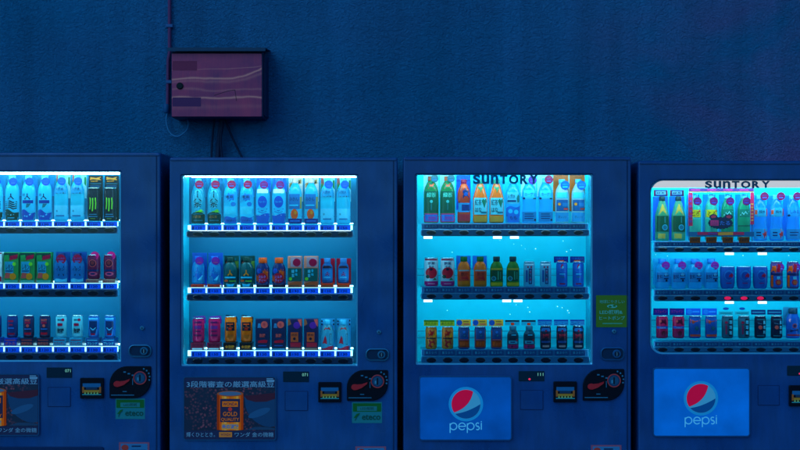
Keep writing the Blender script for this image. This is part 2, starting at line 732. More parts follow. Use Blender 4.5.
# ------------------------------------------------------------------ setting
WALL_Y = 0.80
mb = MB()
mb.box(-14, 14, WALL_Y, WALL_Y + .25, -.2, 5.2, wall_mat())
wall = mb.build('wall')
tag(wall, 'rough blue rendered wall rising behind the drink machines', 'wall')
mb = MB()
mb.box(-40, 40, -2.6, WALL_Y - .002, -.14, 0, ground_mat('concrete', (.22, .23, .25), 14), .0)
pv = mb.build('pavement')
tag(pv, None, None, kind='structure')
mb = MB()
mb.box(-150, 150, -150, 150, -.35, -.145, ground_mat('asphalt', (.05, .05, .055), 25))
rd = mb.build('road')
tag(rd, None, None, kind='structure')

# colours used on prints
INK = (.006, .012, .045)
NAVY = (.008, .03, .15)
BLUE = (.01, .10, .48)
MIDB = (.02, .22, .62)
CYAN = (.025, .56, .78)
PALE = (.15, .64, .82)
WHITE = (.62, .76, .80)
RED = (.62, .008, .05)
CRIM = (.42, .005, .07)
ORANGE = (.92, .065, .0)
GOLD = (.92, .14, .004)
YEL = (.92, .32, .008)
TAN = (.70, .13, .04)
SALMON = (.72, .13, .11)
GREEN = (.03, .30, .10)
DGREEN = (.006, .075, .06)
LIME = (.25, .62, .05)
PURPLE = (.13, .03, .36)
BLACK = (.006, .007, .014)
TEAL = (.01, .20, .26)


# ------------------------------------------------------------------ drinks
PROF = {
    'pet': ([(.80, 0), (.97, .015), (1, .05), (1, .15), (.95, .165), (1, .18), (1, .60), (.97, .67), (.84, .765), (.56, .855), (.44, .885), (.42, .905)], (.47, .905, 1)),
    'cone': ([(.80, 0), (.97, .015), (1, .05), (1, .16), (.96, .175), (1, .19), (1, .56), (.97, .585), (.50, .865), (.40, .90)], (.46, .90, 1)),
    'waist': ([(.80, 0), (.97, .015), (1, .05), (1, .24), (.90, .30), (.86, .40), (.92, .50), (1, .56), (.98, .66), (.84, .77), (.52, .87), (.42, .905)], (.47, .905, 1)),
    'short': ([(.84, 0), (.97, .02), (1, .06), (1, .55), (.97, .63), (.80, .74), (.54, .82), (.46, .84)], (.54, .84, 1)),
    'flask': ([(.84, 0), (.97, .02), (1, .06), (1, .58), (.93, .68), (.62, .80), (.58, .82)], (.62, .82, 1)),
    'can': ([(.78, 0), (.84, .012), (1, .06), (1, .90), (.90, .965), (.93, .975), (.93, 1), (.86, 1), (.84, .985)], None),
    'cup': ([(.70, 0), (.76, .012), (.90, .10), (.98, .30), (1, .90), (.96, .97), (.97, 1), (.9, 1), (.88, .985)], None),
}
FY = .72


def radius_at(prof, v):
    for (r0, v0), (r1, v1) in zip(prof, prof[1:]):
        if v0 <= v <= v1:
            return r0 + (r1 - r0) * (v - v0) / max(1e-9, v1 - v0)
    return prof[-1][0]


def col(c, rough=.28):
    return paint(tuple(x ** 1.3 for x in c), rough)


def draw(ink, ops, R, H):
    """Print operations in units of half-width (u) and height (v)."""
    for k, op in enumerate(ops):
        ly = 1 + k * .35
        t, c = op[0], col(op[-1])
        if t == 'r':
            ink.rect(op[1] * R, op[2] * H, op[3] * R, op[4] * H, c, ly)
        elif t == 'd':
            ink.oval(op[1] * R, op[2] * H, op[3] * R, op[3] * R, c, ly)
        elif t == 'o':
            ink.oval(op[1] * R, op[2] * H, op[3] * R, op[4] * H, c, ly)
        elif t == 't':
            ink.text(op[1], op[2] * R, op[3] * H, op[4] * H, c, ly, w=op[5] * 2 * R if op[5] else None, bold=.012)
        elif t == 'p':
            ink.poly([(u * R, v * H) for u, v in op[1]], c, ly)
        elif t == 's':
            ink.stroke([(u * R, v * H) for u, v in op[1]], op[2] * R, c, ly)
        elif t == 'w':
            ink.wave(op[1] * R, op[2] * R, op[3] * H, op[4] * H, op[5] * H, op[6] * H, c, ly)


def make_drink(k):
    """One display drink of kind k, its base at the origin."""
    R, H = k['w'] * PXM * 1.018 / 2, k['h'] * PXM * 1.018
    t = thing(k['name'], (0, 0, 0), None, k['cat'], k['group'])
    kids = KIDS.setdefault(t.name, [])
    base = 0.0
    if 'stand' in k:
        sh, sc, sops = k['stand']
        m = MB()
        hw = k.get('standw', 6.6) * PXM
        m.box(-hw, hw, -.034, .034, 0, sh * PXM, col(sc), .0015)
        draw(Ink(m, flat(-.034)), sops, hw, sh * PXM)
        kids.append(m.build('stand', t))
        base = sh * PXM
    shape = k['shape']
    if shape == 'carton':
        m = MB()
        m.box(-R, R, -.022, .022, base, base + H, col(k['body'], .5), .002)
        kids.append(m.build('carton', t))
        m = MB()
        f = flat(-.022)
        draw(Ink(m, lambda x, z, l: f(x, z + base, l)), k['ops'], R, H)
        kids.append(m.build('label', t))
    else:
        prof, cap = PROF[shape]
        m = MB()
        body = liquid(k['body'], k.get('glow', .5)) if shape not in ('can', 'cup') or k.get('clear') else paint(k['body'], .22, .15)
        pts = [(r * R, base + v * H) for r, v in prof]
        if shape in ('can', 'cup'):
            m.lathe(pts, body, fy=FY)
        else:
            m.shell(pts, body, fy=FY)
        kids.append(m.build('can_body' if shape in ('can', 'cup') else 'bottle', t))
        if shape in ('can', 'cup'):
            m = MB()
            m.lathe([(.9 * R, base + H * .99), (.96 * R, base + H * .995), (.96 * R, base + H + .0025), (.88 * R, base + H + .0025)], paint((.6, .7, .75), .25, .9), fy=FY)
            kids.append(m.build('lid', t))
        if cap:
            r, v0, v1 = cap
            m = MB()
            m.lathe([(r * R * .96, base + v0 * H), (r * R, base + v0 * H + .002), (r * R, base + v1 * H - .002), (r * R * .9, base + v1 * H)], col(k.get('cap', WHITE), .4), n=18, fy=.9)
            kids.append(m.build('cap', t))

        def surf(x, z, l):
            r = radius_at(prof, z / H) * R
            s = sqrt(max(r * r - x * x, (r * .12) ** 2))
            return (max(-r, min(r, x)), -FY * s - .0007 * l, base + z)
        if k['ops']:
            m = MB()
            draw(Ink(m, surf, .007), k['ops'], R, H)
            kids.append(m.build('label', t))
    if 'back' in k:
        bw, v0, v1, bc, bops = k['back']
        m = MB()
        hw = bw * PXM / 2
        m.box(-hw, hw, .036, .039, v0 * H, base + v1 * H, col(bc) if k.get('backmat') else liquid(bc, .55, .4), 0)
        draw(Ink(m, flat(.036)), bops, hw, H)
        kids.append(m.build('backing_card', t))
    if 'header' in k:
        y0, y1, hc, hops = k['header']            # pixels above the shelf
        m = MB()
        hw = k.get('hw', 7.5) * PXM
        m.box(-.0015, .0015, .034, .037, 0, y0 * PXM + .004, col((.1, .4, .5)))
        m.box(-hw, hw, .030, .033, y0 * PXM, y1 * PXM, col(hc), 0)
        f = flat(.030)
        draw(Ink(m, lambda x, z, l: f(x, z + y0 * PXM, l)), hops, hw, (y1 - y0) * PXM)
        kids.append(m.build('header_card', t))
    if 'badge' in k:
        u, v, r, bc, ic = k['badge']
        m = MB()
        n, rr = 22, r * PXM
        cx, cz, y = u * R, base + v * H, -FY * R * .72 - .003
        m.slab([(cx + rr * cos(2 * pi * i / n), cz + rr * sin(2 * pi * i / n)) for i in range(n)], y, y + .0022, col(bc))
        ink = Ink(m, flat(y, .0005))
        ink.text('つめたい' if ic != 'hot' else 'あったか', cx, cz + rr * .22, rr * .42, col(k.get('badgeink', (.10, .16, .5))), 1, w=rr * 1.5)
        ink.rect(cx - rr * .55, cz - rr * .5, cx + rr * .55, cz - rr * .25, col(k.get('badgeink', (.10, .16, .5))), 1)
        kids.append(m.build('badge', t))
    for o in kids:
        KIDS.setdefault(o.name, [])
    return t


def lines(u0, u1, vs, c, h=.012):
    return [('r', u0, v, u1, v + h, c) for v in vs]


def bottle(**k):
    d = dict(name='display_bottle', cat='bottle', group='display bottles behind the machine windows', shape='pet', w=14, h=46, glow=.5)
    d.update(k)
    return d


def can(**k):
    d = dict(name='display_can', cat='can', group='display cans behind the machine windows', shape='can', w=11, h=22)
    d.update(k)
    return d


def carton(**k):
    d = dict(name='display_carton', cat='carton', group='display cartons behind the machine windows', shape='carton', w=14.5, h=31)
    d.update(k)
    return d


PERSON_MARK = [('s', [(0, .60), (0, .54), (-.40, .475)], .16, NAVY), ('s', [(0, .54), (.40, .475)], .16, NAVY)]
CLAW = [('s', [(-.42, .70), (-.40, .52), (-.50, .36)], .17, LIME), ('s', [(-.02, .70), (.00, .50), (-.06, .30)], .18, LIME),
        ('s', [(.40, .70), (.46, .54), (.40, .36)], .17, LIME), ('s', [(-.52, .705), (.50, .705)], .10, LIME)]
K = {}
# ---- first machine (cut by the photo's edge)
K['green_wave'] = bottle(look='clear bottle with black stripes and dark green wave base', body=CYAN, cap=PALE, badge=(.28, .86, 4.2, BLUE, 1), back=(14.5, .55, 1.02, (.01, .30, .48), []),
    ops=PERSON_MARK + [('s', [(-.8, .42 - .045 * i), (-.2, .44 - .045 * i), (.3, .40 - .045 * i), (.8, .42 - .045 * i)], .17, INK) for i in range(4)] +
    [('w', -.98, .98, .02, .24, .20, .03, DGREEN), ('s', [(-.9, .215), (-.4, .15), (0, .13), (.4, .15), (.9, .20)], .14, PALE), ('r', -.5, .06, .5, .075, CYAN)])
K['blue_wave'] = bottle(look='clear bottle with navy nameplate and blue wave base', body=CYAN, cap=PALE, badge=(.28, .86, 4.2, BLUE, 1), back=(14.5, .55, 1.02, (.01, .30, .52), [('r', -.9, .8, -.5, .95, MIDB)]),
    ops=PERSON_MARK + [('r', -.72, .385, .78, .455, (.01, .05, .34)), ('p', [(-.1, .38), (.5, .38), (.15, .30), (-.2, .29)], TEAL), ('t', '天然', -.52, .57, .06, .20, NAVY),
    ('w', -.98, .98, .02, .22, .20, .04, BLUE), ('s', [(-.9, .17), (-.4, .11), (0, .10), (.4, .14), (.9, .23)], .16, PALE)])
WATER = dict(body=(.012, .52, .70), cap=PALE, badge=(.22, .87, 4.2, (.01, .12, .5), 1), back=(14.5, .5, 1.03, (.5, .72, .74), [('p', [(-.98, .80), (-.5, .86), (-.6, 1.02), (-.98, 1.02)], SALMON), ('p', [(-.98, .70), (-.6, .78), (-.75, .92), (-.98, .86)], GREEN), ('p', [(.7, .82), (.98, .76), (.98, .97), (.7, .97)], GREEN)]),
    ops=[('r', -.97, .59, .97, .79, (.02, .30, .50)), ('t', '天然水', -.1, .70, .07, .55, NAVY), ('p', [(-.97, .58), (.97, .58), (.97, .64), (.2, .62), (-.97, .61)], DGREEN),
    ('r', -.95, .10, .95, .34, PALE), ('t', '水', -.45, .22, .05, .16, NAVY), ('r', -.6, .10, .6, .128, (.02, .2, .45))])
K['spring_water'] = bottle(look='clear water bottle with green-edged label', **WATER)
ENERGY = dict(shape='can', w=12.6, h=33, body=BLACK, back=(14.6, 0, 1.40, BLACK, [('p', [(-.8, 1.26), (-.3, 1.28), (.8, 1.25), (.55, 1.31), (.75, 1.36), (.1, 1.32), (-.75, 1.35)], YEL), ('s', [(-.7, 1.22), (.3, 1.225)], .09, YEL), ('r', -.8, 1.13, .8, 1.16, (.02, .14, .2)), ('r', -.8, 1.05, .7, 1.09, (.02, .10, .2))]),
    ops=CLAW + [('r', -.6, .19, .6, .215, (.03, .25, .4)), ('r', -.7, .12, .7, .15, (.02, .2, .35)), ('r', -.4, .06, .4, .085, (.2, .25, .05))])
K['energy'] = can(look='tall black can with green claw mark', **ENERGY)
K['lemon'] = carton(look='green carton with yellow lemon and red banner', body=(.05, .34, .10), ops=[('r', -.98, .80, .98, .98, DGREEN), ('p', [(-.95, .72), (-.2, .74), (-.3, .92), (-.95, .90)], GREEN),
    ('p', [(-.25, .74), (.85, .80), (.95, .93), (-.1, .88)], CRIM), ('r', -.85, .32, .35, .70, (.03, .36, .52)), ('t', 'レモン', -.22, .52, .17, .48, INK), ('r', -.75, .38, .25, .41, NAVY),
    ('d', .25, .22, .46, YEL), ('p', [(-.9, .16), (-.2, .16), (-.1, .33), (-.7, .34)], SALMON), ('d', .45, .62, .26, LIME), ('r', -.95, .02, .95, .10, (.10, .5, .40))])
K['blue_lattice'] = bottle(look='blue lattice bottle under big crimson disc', shape='short', w=14, h=30, body=(.02, .26, .58), cap=NAVY, back=(15, .0, 1.04, (.01, .10, .34), []), badge=(.12, .80, 4.9, CRIM, 'hot'),
    ops=[('s', [(-.9, .56), (-.2, .26), (.5, .56), (.95, .3)], .10, NAVY), ('s', [(-.9, .30), (-.2, .56), (.5, .26), (.95, .55)], .10, NAVY), ('t', 'イオン', 0, .46, .10, .6, NAVY), ('w', -.9, .9, .04, .12, .17, .03, PALE)])
K['maroon'] = can(look='maroon can with coral ring and magenta disc', w=13, h=24, body=(.16, .012, .06), badge=(.28, .98, 4.3, (.75, .02, .22), 'hot'), badgeink=(.4, .02, .2), stand=(4.2, (.55, .25, .2), [('t', 'あたたかい', 0, .5, .5, .8, CRIM)]),
    ops=[('d', -.05, .66, .58, SALMON), ('d', -.05, .66, .49, (.11, .012, .06)), ('d', -.05, .68, .28, (.30, .05, .06)), ('r', -.9, .32, .9, .40, NAVY), ('o', 0, .22, .66, .085, (.75, .10, .20)), ('o', 0, .22, .40, .04, NAVY)])
K['red_white'] = carton(look='white carton with crimson disc and red base', body=WHITE, ops=[('d', .1, .60, .6, CRIM), ('r', -.95, .05, .95, .22, RED), ('r', -.98, .95, .98, .99, CRIM)])


def stand_can(look, body, ops, sc, si, word, **k):
    return can(look=look, body=body, ops=ops, stand=(9, sc, [('r', -.8, .72, .8, .80, si), ('t', word, 0, .40, .34, .8, si)]), **k)


K['navy_can'] = stand_can('navy can with small crimson print on blue stand', NAVY, [('r', -.55, .72, .4, .80, CRIM), ('r', -.4, .56, .3, .62, CRIM), ('r', -.6, .42, .5, .46, MIDB), ('r', -.6, .14, .6, .22, CRIM)], (.01, .06, .42), SALMON, 'ボトル')
K['black_can'] = stand_can('blackish can with red print on dark stand', (.012, .02, .075), [('t', '無糖', 0, .80, .12, .55, SALMON), ('r', -.5, .64, .5, .72, CRIM), ('d', 0, .55, .28, SALMON), ('r', -.6, .38, .6, .42, MIDB), ('r', -.6, .14, .6, .24, RED)], (.01, .02, .09), SALMON, '無糖珈琲')
K['silver_can'] = stand_can('silvery can with dark lettering on glowing stand', (.10, .50, .60), [('d', .45, .82, .26, CRIM), ('r', -.5, .78, .2, .86, TEAL), ('r', -.55, .54, .4, .66, CRIM), ('t', '微糖', 0, .32, .24, .62, INK)], (.03, .34, .50), CRIM, 'カフェオレ')
K['blue_can'] = stand_can('blue can with dark cup picture on stand', (.015, .16, .50), [('r', -.72, .40, .72, .76, (.008, .05, .16)), ('p', [(-.6, .40), (.6, .40), (.35, .12), (-.35, .12)], (.008, .05, .16)), ('r', -.4, .12, .4, .20, CRIM), ('s', [(-.5, .46), (0, .36), (.5, .46)], .12, PALE), ('r', -.8, .84, .8, .89, PALE)], (.015, .12, .34), PALE, 'ブレンド')
# ---- second machine
K['kanji_tea'] = bottle(look='clear tea bottle with large brushed characters', body=(.012, .42, .54), cap=PALE, badge=(.22, .87, 4.3, CRIM, 1), back=(14.2, .6, 1.03, (.01, .26, .42), []),
    ops=[('o', 0, .555, .66, .20, PALE), ('o', 0, .555, .58, .18, (.06, .42, .52)), ('t', '十', 0, .675, .13, .5, INK), ('t', '六', 0, .555, .12, .62, INK), ('t', '茶', 0, .43, .13, .6, INK), ('p', [(-.4, .27), (.5, .33), (.9, .26), (.2, .25)], LIME),
    ('r', -.97, .02, .97, .22, DGREEN), ('p', [(-.9, .22), (.9, .22), (.6, .255), (0, .27), (-.6, .255)], DGREEN), ('t', '健康茶', -.1, .165, .045, .6, YEL), ('r', -.6, .07, .7, .095, TEAL)])
K['ribbon_soda'] = bottle(look='clear bottle with flowing blue ribbon label', body=(.012, .54, .74), cap=PALE, badge=(.22, .87, 4.3, CRIM, 1), back=(14.2, .6, 1.03, (.01, .30, .50), []),
    ops=[('p', [(-.95, .66), (-.2, .69), (.4, .66), (.95, .70), (.95, .58), (.5, .52), (-.1, .50), (-.85, .47)], (.02, .24, .60)), ('t', '清涼', -.1, .60, .06, .55, NAVY), ('o', .45, .44, .34, .05, (.02, .24, .6)), ('r', -.80, .22, .80, .37, (.07, .66, .82)), ('r', -.9, .372, .9, .385, PALE),
    ('w', -.98, .98, .02, .15, .17, .02, (.015, .18, .55)), ('t', 'サイダー', 0, .08, .05, .6, NAVY)])
K['dot_milk'] = bottle(look='white-swooshed bottle with blue dotted oval emblem', body=(.015, .50, .72), cap=MIDB, badge=(.22, .86, 4.2, (.28, .01, .16), 1), back=(14.2, .72, 1.03, MIDB, []),
    ops=[('r', -.95, .68, .95, .77, WHITE), ('o', 0, .49, .66, .13, (.01, .11, .52)), ('t', 'ウォーター', 0, .49, .05, .5, CYAN), ('s', [(-.7, .34), (0, .29), (.7, .34)], .10, BLUE), ('s', [(-.6, .28), (0, .245), (.6, .28)], .08, BLUE), ('w', -.98, .98, .02, .20, .23, -.02, (.015, .16, .58)), ('s', [(-.95, .22), (-.3, .185), (.4, .20), (.95, .26)], .16, WHITE)])
K['orange_fruit'] = bottle(look='bottle with orange fruit below tan tilted banner', body=(.02, .44, .60), cap=(.7, .5, .42), back=(14.4, .5, 1.03, (.72, .60, .55), [('p', [(-.92, .80), (.80, .90), (.80, 1.0), (-.92, .90)], (.80, .36, .12)), ('p', [(-.70, .84), (.65, .915), (.65, .955), (-.70, .88)], INK)]),
    ops=[('r', -.96, .33, .70, .66, (.02, .20, .46)), ('t', 'みかん', -.12, .55, .09, .62, NAVY), ('r', -.8, .40, .5, .43, CYAN), ('r', .72, .34, .96, .60, (.45, .36, .12)), ('o', -.05, .22, .52, .115, GOLD), ('o', .1, .255, .18, .04, YEL), ('r', -.99, .02, .99, .125, (.008, .05, .28)), ('r', -.7, .06, .7, .085, MIDB)])
K['shield'] = bottle(look='pale blue bottle with shield label over orange strip', shape='short', w=13, h=28, body=(.03, .40, .68), cap=(.02, .2, .6), back=(15, 0, 1.12, (.015, .15, .52), []), badge=(.26, .84, 4.2, (.22, .02, .34), 1), badgeink=(.5, .1, .2), stand=(3.4, ORANGE, [('t', 'スポーツ', 0, .5, .55, .75, INK)]),
    ops=[('p', [(-.9, .50), (0, .62), (.9, .50), (.7, .25), (0, .10), (-.7, .25)], (.015, .18, .55)), ('p', [(.0, .16), (.75, .34), (.5, .14)], PALE), ('t', 'ライト', 0, .42, .10, .5, CYAN)])
K['green_emblem'] = bottle(look='dark green bottle with gold emblem', shape='short', w=14, h=30.5, body=(.006, .13, .14), cap=DGREEN, glow=.25, back=(15, .10, 1.04, (.006, .09, .085), [('d', -.55, .84, .34, BLACK), ('p', [(-.75, .80), (-.35, .80), (-.55, .90)], GOLD), ('d', -.62, .70, .22, GOLD), ('r', .5, .62, .95, .86, (.2, .3, .06)), ('r', -.1, .9, .6, .95, TEAL)]),
    ops=[('p', [(-.95, .62), (.95, .62), (.95, .22), (.6, .14), (-.6, .14), (-.95, .22)], (.006, .085, .09)), ('s', [(0, .58), (0, .48), (-.35, .40)], .16, YEL), ('s', [(0, .48), (.35, .40)], .16, YEL), ('r', -.8, .31, .8, .36, CYAN), ('r', -.85, .20, -.3, .25, GOLD), ('r', -.1, .20, .8, .23, LIME), ('p', [(-.6, .13), (.6, .13), (.4, .02), (-.4, .02)], CYAN)])
K['flame'] = bottle(look='orange-capped bottle with flames and red roundel', shape='flask', w=13.6, h=30, body=(.012, .03, .15), cap=(.92, .13, .01), glow=.2,
    ops=[('p', [(.0, .60), (.2, .52), (.35, .64), (.55, .52), (.7, .62), (.95, .56), (.95, .16), (.3, .3)], GOLD), ('p', [(-.95, .20), (-.5, .16), (-.6, .40), (-.95, .44)], GOLD), ('d', -.5, .56, .36, (.02, .12, .5)), ('d', -.02, .32, .74, (.62, .01, .05)), ('t', 'ミルク', -.02, .36, .10, .5, (.25, .3, .7)), ('t', 'ティー', -.02, .24, .10, .5, (.25, .3, .7)), ('r', -.95, .02, .95, .09, (.05, .02, .05))])
K['salmon_tea'] = carton(look='green-labelled carton with salmon top and crimson disc', w=14.2, h=31.5, body=(.72, .26, .18), ops=[('r', -.6, .66, .95, .97, (.45, .30, .36)), ('d', .28, .80, .56, CRIM), ('r', -.98, .20, .98, .62, (.006, .14, .13)), ('t', '緑', -.25, .52, .11, .2, PALE), ('t', '茶', -.25, .38, .11, .2, PALE), ('t', '香', .22, .54, .09, .17, CYAN), ('t', '味', .22, .42, .09, .17, CYAN), ('d', -.6, .28, .24, LIME), ('p', [(-.9, .03), (.9, .03), (.95, .18), (.2, .20), (-.9, .13)], TAN), ('r', -.7, .05, .6, .085, (.25, .1, .04))])
K['crimson_bottle'] = bottle(look='blue-labelled bottle on crimson card and orange foot', shape='flask', w=11, h=25, body=(.02, .14, .38), cap=(.06, .25, .5), glow=.25, back=(14.8, .1, .98, RED, []), stand=(4.5, ORANGE, [('r', -.7, .3, .6, .55, (.4, .12, .02))]),
    ops=[('r', -.8, .60, .8, .70, (.05, .012, .04)), ('r', -.95, .14, .95, .54, (.02, .26, .55)), ('s', [(-.4, .36), (0, .44), (.4, .36)], .14, CRIM), ('s', [(-.3, .30), (0, .37), (.3, .30)], .14, CRIM), ('r', -.6, .22, .6, .25, PALE)])
K['red_can'] = can(look='crimson can with purple crown header', w=12, h=24, body=(.55, .008, .09), stand=(8.5, (.30, .01, .07), [('t', 'カフェ', 0, .7, .26, .8, BLACK), ('r', -.8, .18, .8, .36, WHITE)]), header=(27, 33, (.20, .03, .30), [('p', [(-.98, .98), (-.9, 1.2), (.9, 1.35), (.95, .98)], (.2, .03, .3)), ('t', 'ロースト', 0, .55, .5, .7, CRIM)]), hw=6.4,
    ops=[('r', -.6, .80, .6, .88, (.16, .01, .12)), ('r', -.6, .56, .6, .70, (.2, .03, .22)), ('r', -.5, .44, .5, .50, (.16, .01, .10)), ('r', -.6, .26, .6, .34, (.16, .01, .10))])
K['gold_can'] = can(look='gold can with black square label', w=11.6, h=25.5, body=(.85, .12, .0), stand=(8.5, BLACK, [('t', '金微糖', 0, .5, .42, .7, YEL)]), header=(28, 34, (.02, .02, .03), [('p', [(-.98, .98), (-.98, 1.35), (-.5, 1.3), (.9, 1.05), (.95, .98)], (.02, .02, .03)), ('d', -.6, .62, .28, YEL)]), hw=6,
    ops=[('r', -.80, .46, .76, .80, (.012, .015, .04)), ('r', -.5, .70, .5, .74, GOLD), ('s', [(-.5, .58), (0, .66), (.5, .58)], .18, (.55, .12, .03)), ('t', '極', 0, .54, .12, .3, ORANGE), ('r', -.5, .20, .5, .30, (.55, .14, .01))])
K['night_can'] = carton(look='midnight-blue carton with salmon disc and red print', w=14, h=32, body=(.012, .025, .10), ops=[('d', .28, .82, .50, SALMON), ('t', '冬', .28, .82, .12, .24, CRIM), ('p', [(-.7, .72), (-.2, .72), (-.3, .86), (-.6, .86)], (.06, .24, .42)), ('t', '無糖', 0, .48, .12, .42, SALMON), ('p', [(-.65, .25), (.65, .25), (.75, .33), (.3, .35), (-.6, .32)], RED), ('r', -.9, .01, .9, .08, (.05, .35, .5)), ('r', -.6, .15, .6, .18, (.02, .12, .4))])
K['brown_can'] = carton(look='dark carton with tan square and purple disc', w=14, h=32, body=(.020, .022, .10), ops=[('p', [(-.98, .78), (-.5, .84), (-.7, .99), (-.98, .99)], (.36, .12, .06)), ('d', .30, .80, .50, (.15, .03, .30)), ('p', [(.75, .82), (.98, .75), (.98, .99), (.4, .99)], SALMON), ('r', -.58, .28, .50, .58, TAN), ('t', '焙煎', -.05, .50, .08, .42, INK), ('d', -.05, .38, .20, INK), ('r', -.62, .12, .85, .26, (.62, .02, .06)), ('r', -.9, .02, .9, .09, (.5, .28, .22))])
K['red_shoulder'] = bottle(look='white bottle with russet shoulders and red swoosh', shape='short', w=13, h=31, body=(.07, .46, .60), cap=(.05, .42, .6), back=(14.2, 0, 1.02, (.05, .38, .58), [('r', -.95, .90, -.75, .96, INK), ('r', -.95, .80, -.75, .86, INK), ('r', .75, .92, .95, .98, INK), ('r', .75, .80, .95, .86, INK)]),
    ops=[('p', [(-.98, .62), (.98, .62), (.80, .72), (.5, .80), (-.5, .80), (-.80, .72)], (.42, .05, .06)), ('s', [(.55, .56), (.55, .20)], .28, INK), ('s', [(.55, .54), (.55, .22)], .10, PALE), ('p', [(-.7, .24), (.0, .22), (-.1, .40), (-.3, .50), (-.5, .38)], (.6, .03, .07)), ('w', -.98, .98, .02, .08, .15, -.02, (.7, .015, .08))])
# ---- third machine
TEA_BACK = (15.4, .55, 1.04, (.62, .74, .74), [])
K['green_tea'] = bottle(look='green tea bottle with pale characters, pink-framed card', w=15, h=47, body=(.03, .24, .07), cap=TAN, back=TEA_BACK, badge=(.45, .95, 4.0, (.01, .16, .16), 1),
    ops=[('p', [(-.80, .70), (.80, .70), (.35, .86), (-.35, .86)], TAN), ('r', -.98, .22, .98, .68, (.006, .13, .075)), ('t', '緑茶', 0, .60, .10, .62, (.16, .6, .5)), ('d', 0, .46, .20, (.10, .5, .5)), ('r', -.08, .28, .08, .42, (.02, .2, .2)), ('r', -.98, .02, .98, .205, (.75, .06, .25)), ('r', -.85, .04, .85, .18, (.03, .20, .55)), ('r', -.4, .07, .6, .14, (.35, .1, .4))])
K['orange_tea'] = bottle(look='red-orange bottle with red cap on blue card', w=13, h=44, shape='waist', body=(.75, .06, .015), cap=CRIM, glow=.4, back=(15, .3, 1.10, (.02, .20, .65), [('r', -.95, .96, .95, 1.0, (.01, .1, .5))]),
    ops=[('r', -.46, .80, .46, .88, GOLD), ('p', [(-.2, .56), (.8, .56), (.7, .74), (.25, .84), (-.2, .74)], (.012, .03, .14)), ('d', .3, .66, .32, (.02, .10, .35)), ('r', -.98, .25, .98, .46, (.03, .30, .55)), ('r', -.35, .28, .95, .42, (.01, .05, .22)), ('r', -.9, .05, .9, .20, (.60, .03, .06))])
K['leaf_tea'] = bottle(look='amber cone-necked bottle with green heart leaf', shape='cone', w=14.6, h=44, glow=.22, body=(.95, .15, .004), cap=(.02, .28, .20), back=(15, .4, 1.12, (.012, .48, .70), []),
    ops=[('p', [(-.46, .86), (.46, .86), (.65, .80), (0, .68), (-.65, .80)], (.08, .30, .14)), ('r', -.97, .19, .97, .575, (.16, .58, .66)), ('t', '紅茶', -.30, .47, .14, .45, INK), ('t', 'はな', -.30, .30, .11, .45, INK), ('p', [(.15, .50), (.35, .56), (.55, .52), (.75, .56), (.9, .49), (.55, .34)], (.012, .22, .14)), ('r', .05, .22, .85, .26, TEAL), ('r', -.9, .03, .9, .16, (.78, .30, .04))])
K['lattice_water'] = bottle(look='pale blue bottle with leaf and patterned waist', shape='pet', w=14.4, h=44, body=(.012, .42, .70), cap=PALE, back=(15, .4, 1.12, (.03, .55, .74), []),
    ops=[('r', -.95, .44, .95, .70, (.10, .48, .62)), ('t', '天然水', -.25, .61, .10, .52, INK), ('r', -.8, .48, .4, .52, NAVY), ('p', [(.45, .56), (.65, .66), (.9, .62), (.85, .48), (.6, .46)], (.01, .18, .16)), ('w', -.97, .97, .02, .34, .40, .03, (.02, .20, .60)), ('d', -.4, .27, .30, CYAN), ('d', .4, .25, .32, CYAN), ('t', 'もも', 0, .12, .08, .5, NAVY)])
CLEAR = dict(shape='waist', w=14.6, h=45, body=(.008, .42, .74), cap=PALE)
CLEAR_OPS = [('r', -.96, .53, .96, .73, (.05, .50, .70)), ('t', 'ヨーグリ', .05, .64, .075, .70, (.01, .06, .4)), ('d', -.75, .55, .16, NAVY), ('r', .5, .53, .9, .56, DGREEN), ('r', -.95, .03, .95, .25, (.02, .28, .52)), ('r', -.7, .19, .5, .21, NAVY), ('r', -.7, .14, .6, .16, NAVY), ('r', -.7, .09, .5, .11, NAVY), ('d', .75, .07, .15, INK)]
K['clear_purple'] = bottle(look='waisted clear bottle with purple disc', back=(15.4, .6, 1.10, WHITE, []), badge=(.4, .96, 4.3, (.16, .03, .32), 1), ops=CLEAR_OPS, **CLEAR)
K['clear_crimson'] = bottle(look='waisted clear bottle with crimson disc', back=(15.4, .6, 1.10, WHITE, []), badge=(.4, .97, 4.3, (.40, .005, .08), 1), ops=CLEAR_OPS, **CLEAR)
K['orange_card'] = bottle(look='white bottle with starred blue label on orange card', shape='pet', w=13.6, h=44, body=(.50, .70, .74), cap=(.1, .45, .6), back=(16, .27, 1.12, (1.0, .20, .0), []), backmat='solid', badge=(.40, .86, 4.6, (.01, .14, .50), 1), badgeink=(.05, .5, .8),
    ops=[('r', -.97, .56, .97, .70, (.08, .55, .72)), ('r', -.99, .27, .99, .53, (.012, .14, .34)), ('d', -.45, .43, .22, YEL), ('r', .0, .38, .8, .46, (.02, .24, .5)), ('r', .2, .30, .9, .34, ORANGE), ('r', -.95, .03, .95, .24, (.03, .36, .62)), ('t', 'オレンジ', 0, .14, .07, .6, INK)])
K['tomato'] = can(look='white can with big red tomato picture', name='display_can', w=14.2, h=29, body=(.42, .60, .66), ops=[('r', -.9, .92, .9, .97, CRIM), ('t', '野菜', 0, .82, .10, .5, NAVY), ('t', '生活', 0, .70, .08, .35, NAVY), ('d', 0, .49, .80, (.70, .012, .05)), ('p', [(-.3, .60), (0, .56), (.3, .60), (.1, .66), (-.1, .66)], INK), ('d', -.5, .36, .26, DGREEN), ('p', [(.2, .24), (.5, .33), (.8, .24)], GREEN), ('r', -.97, .03, .97, .20, (.55, .01, .20)), ('r', -.5, .10, .5, .13, (.75, .3, .4))])
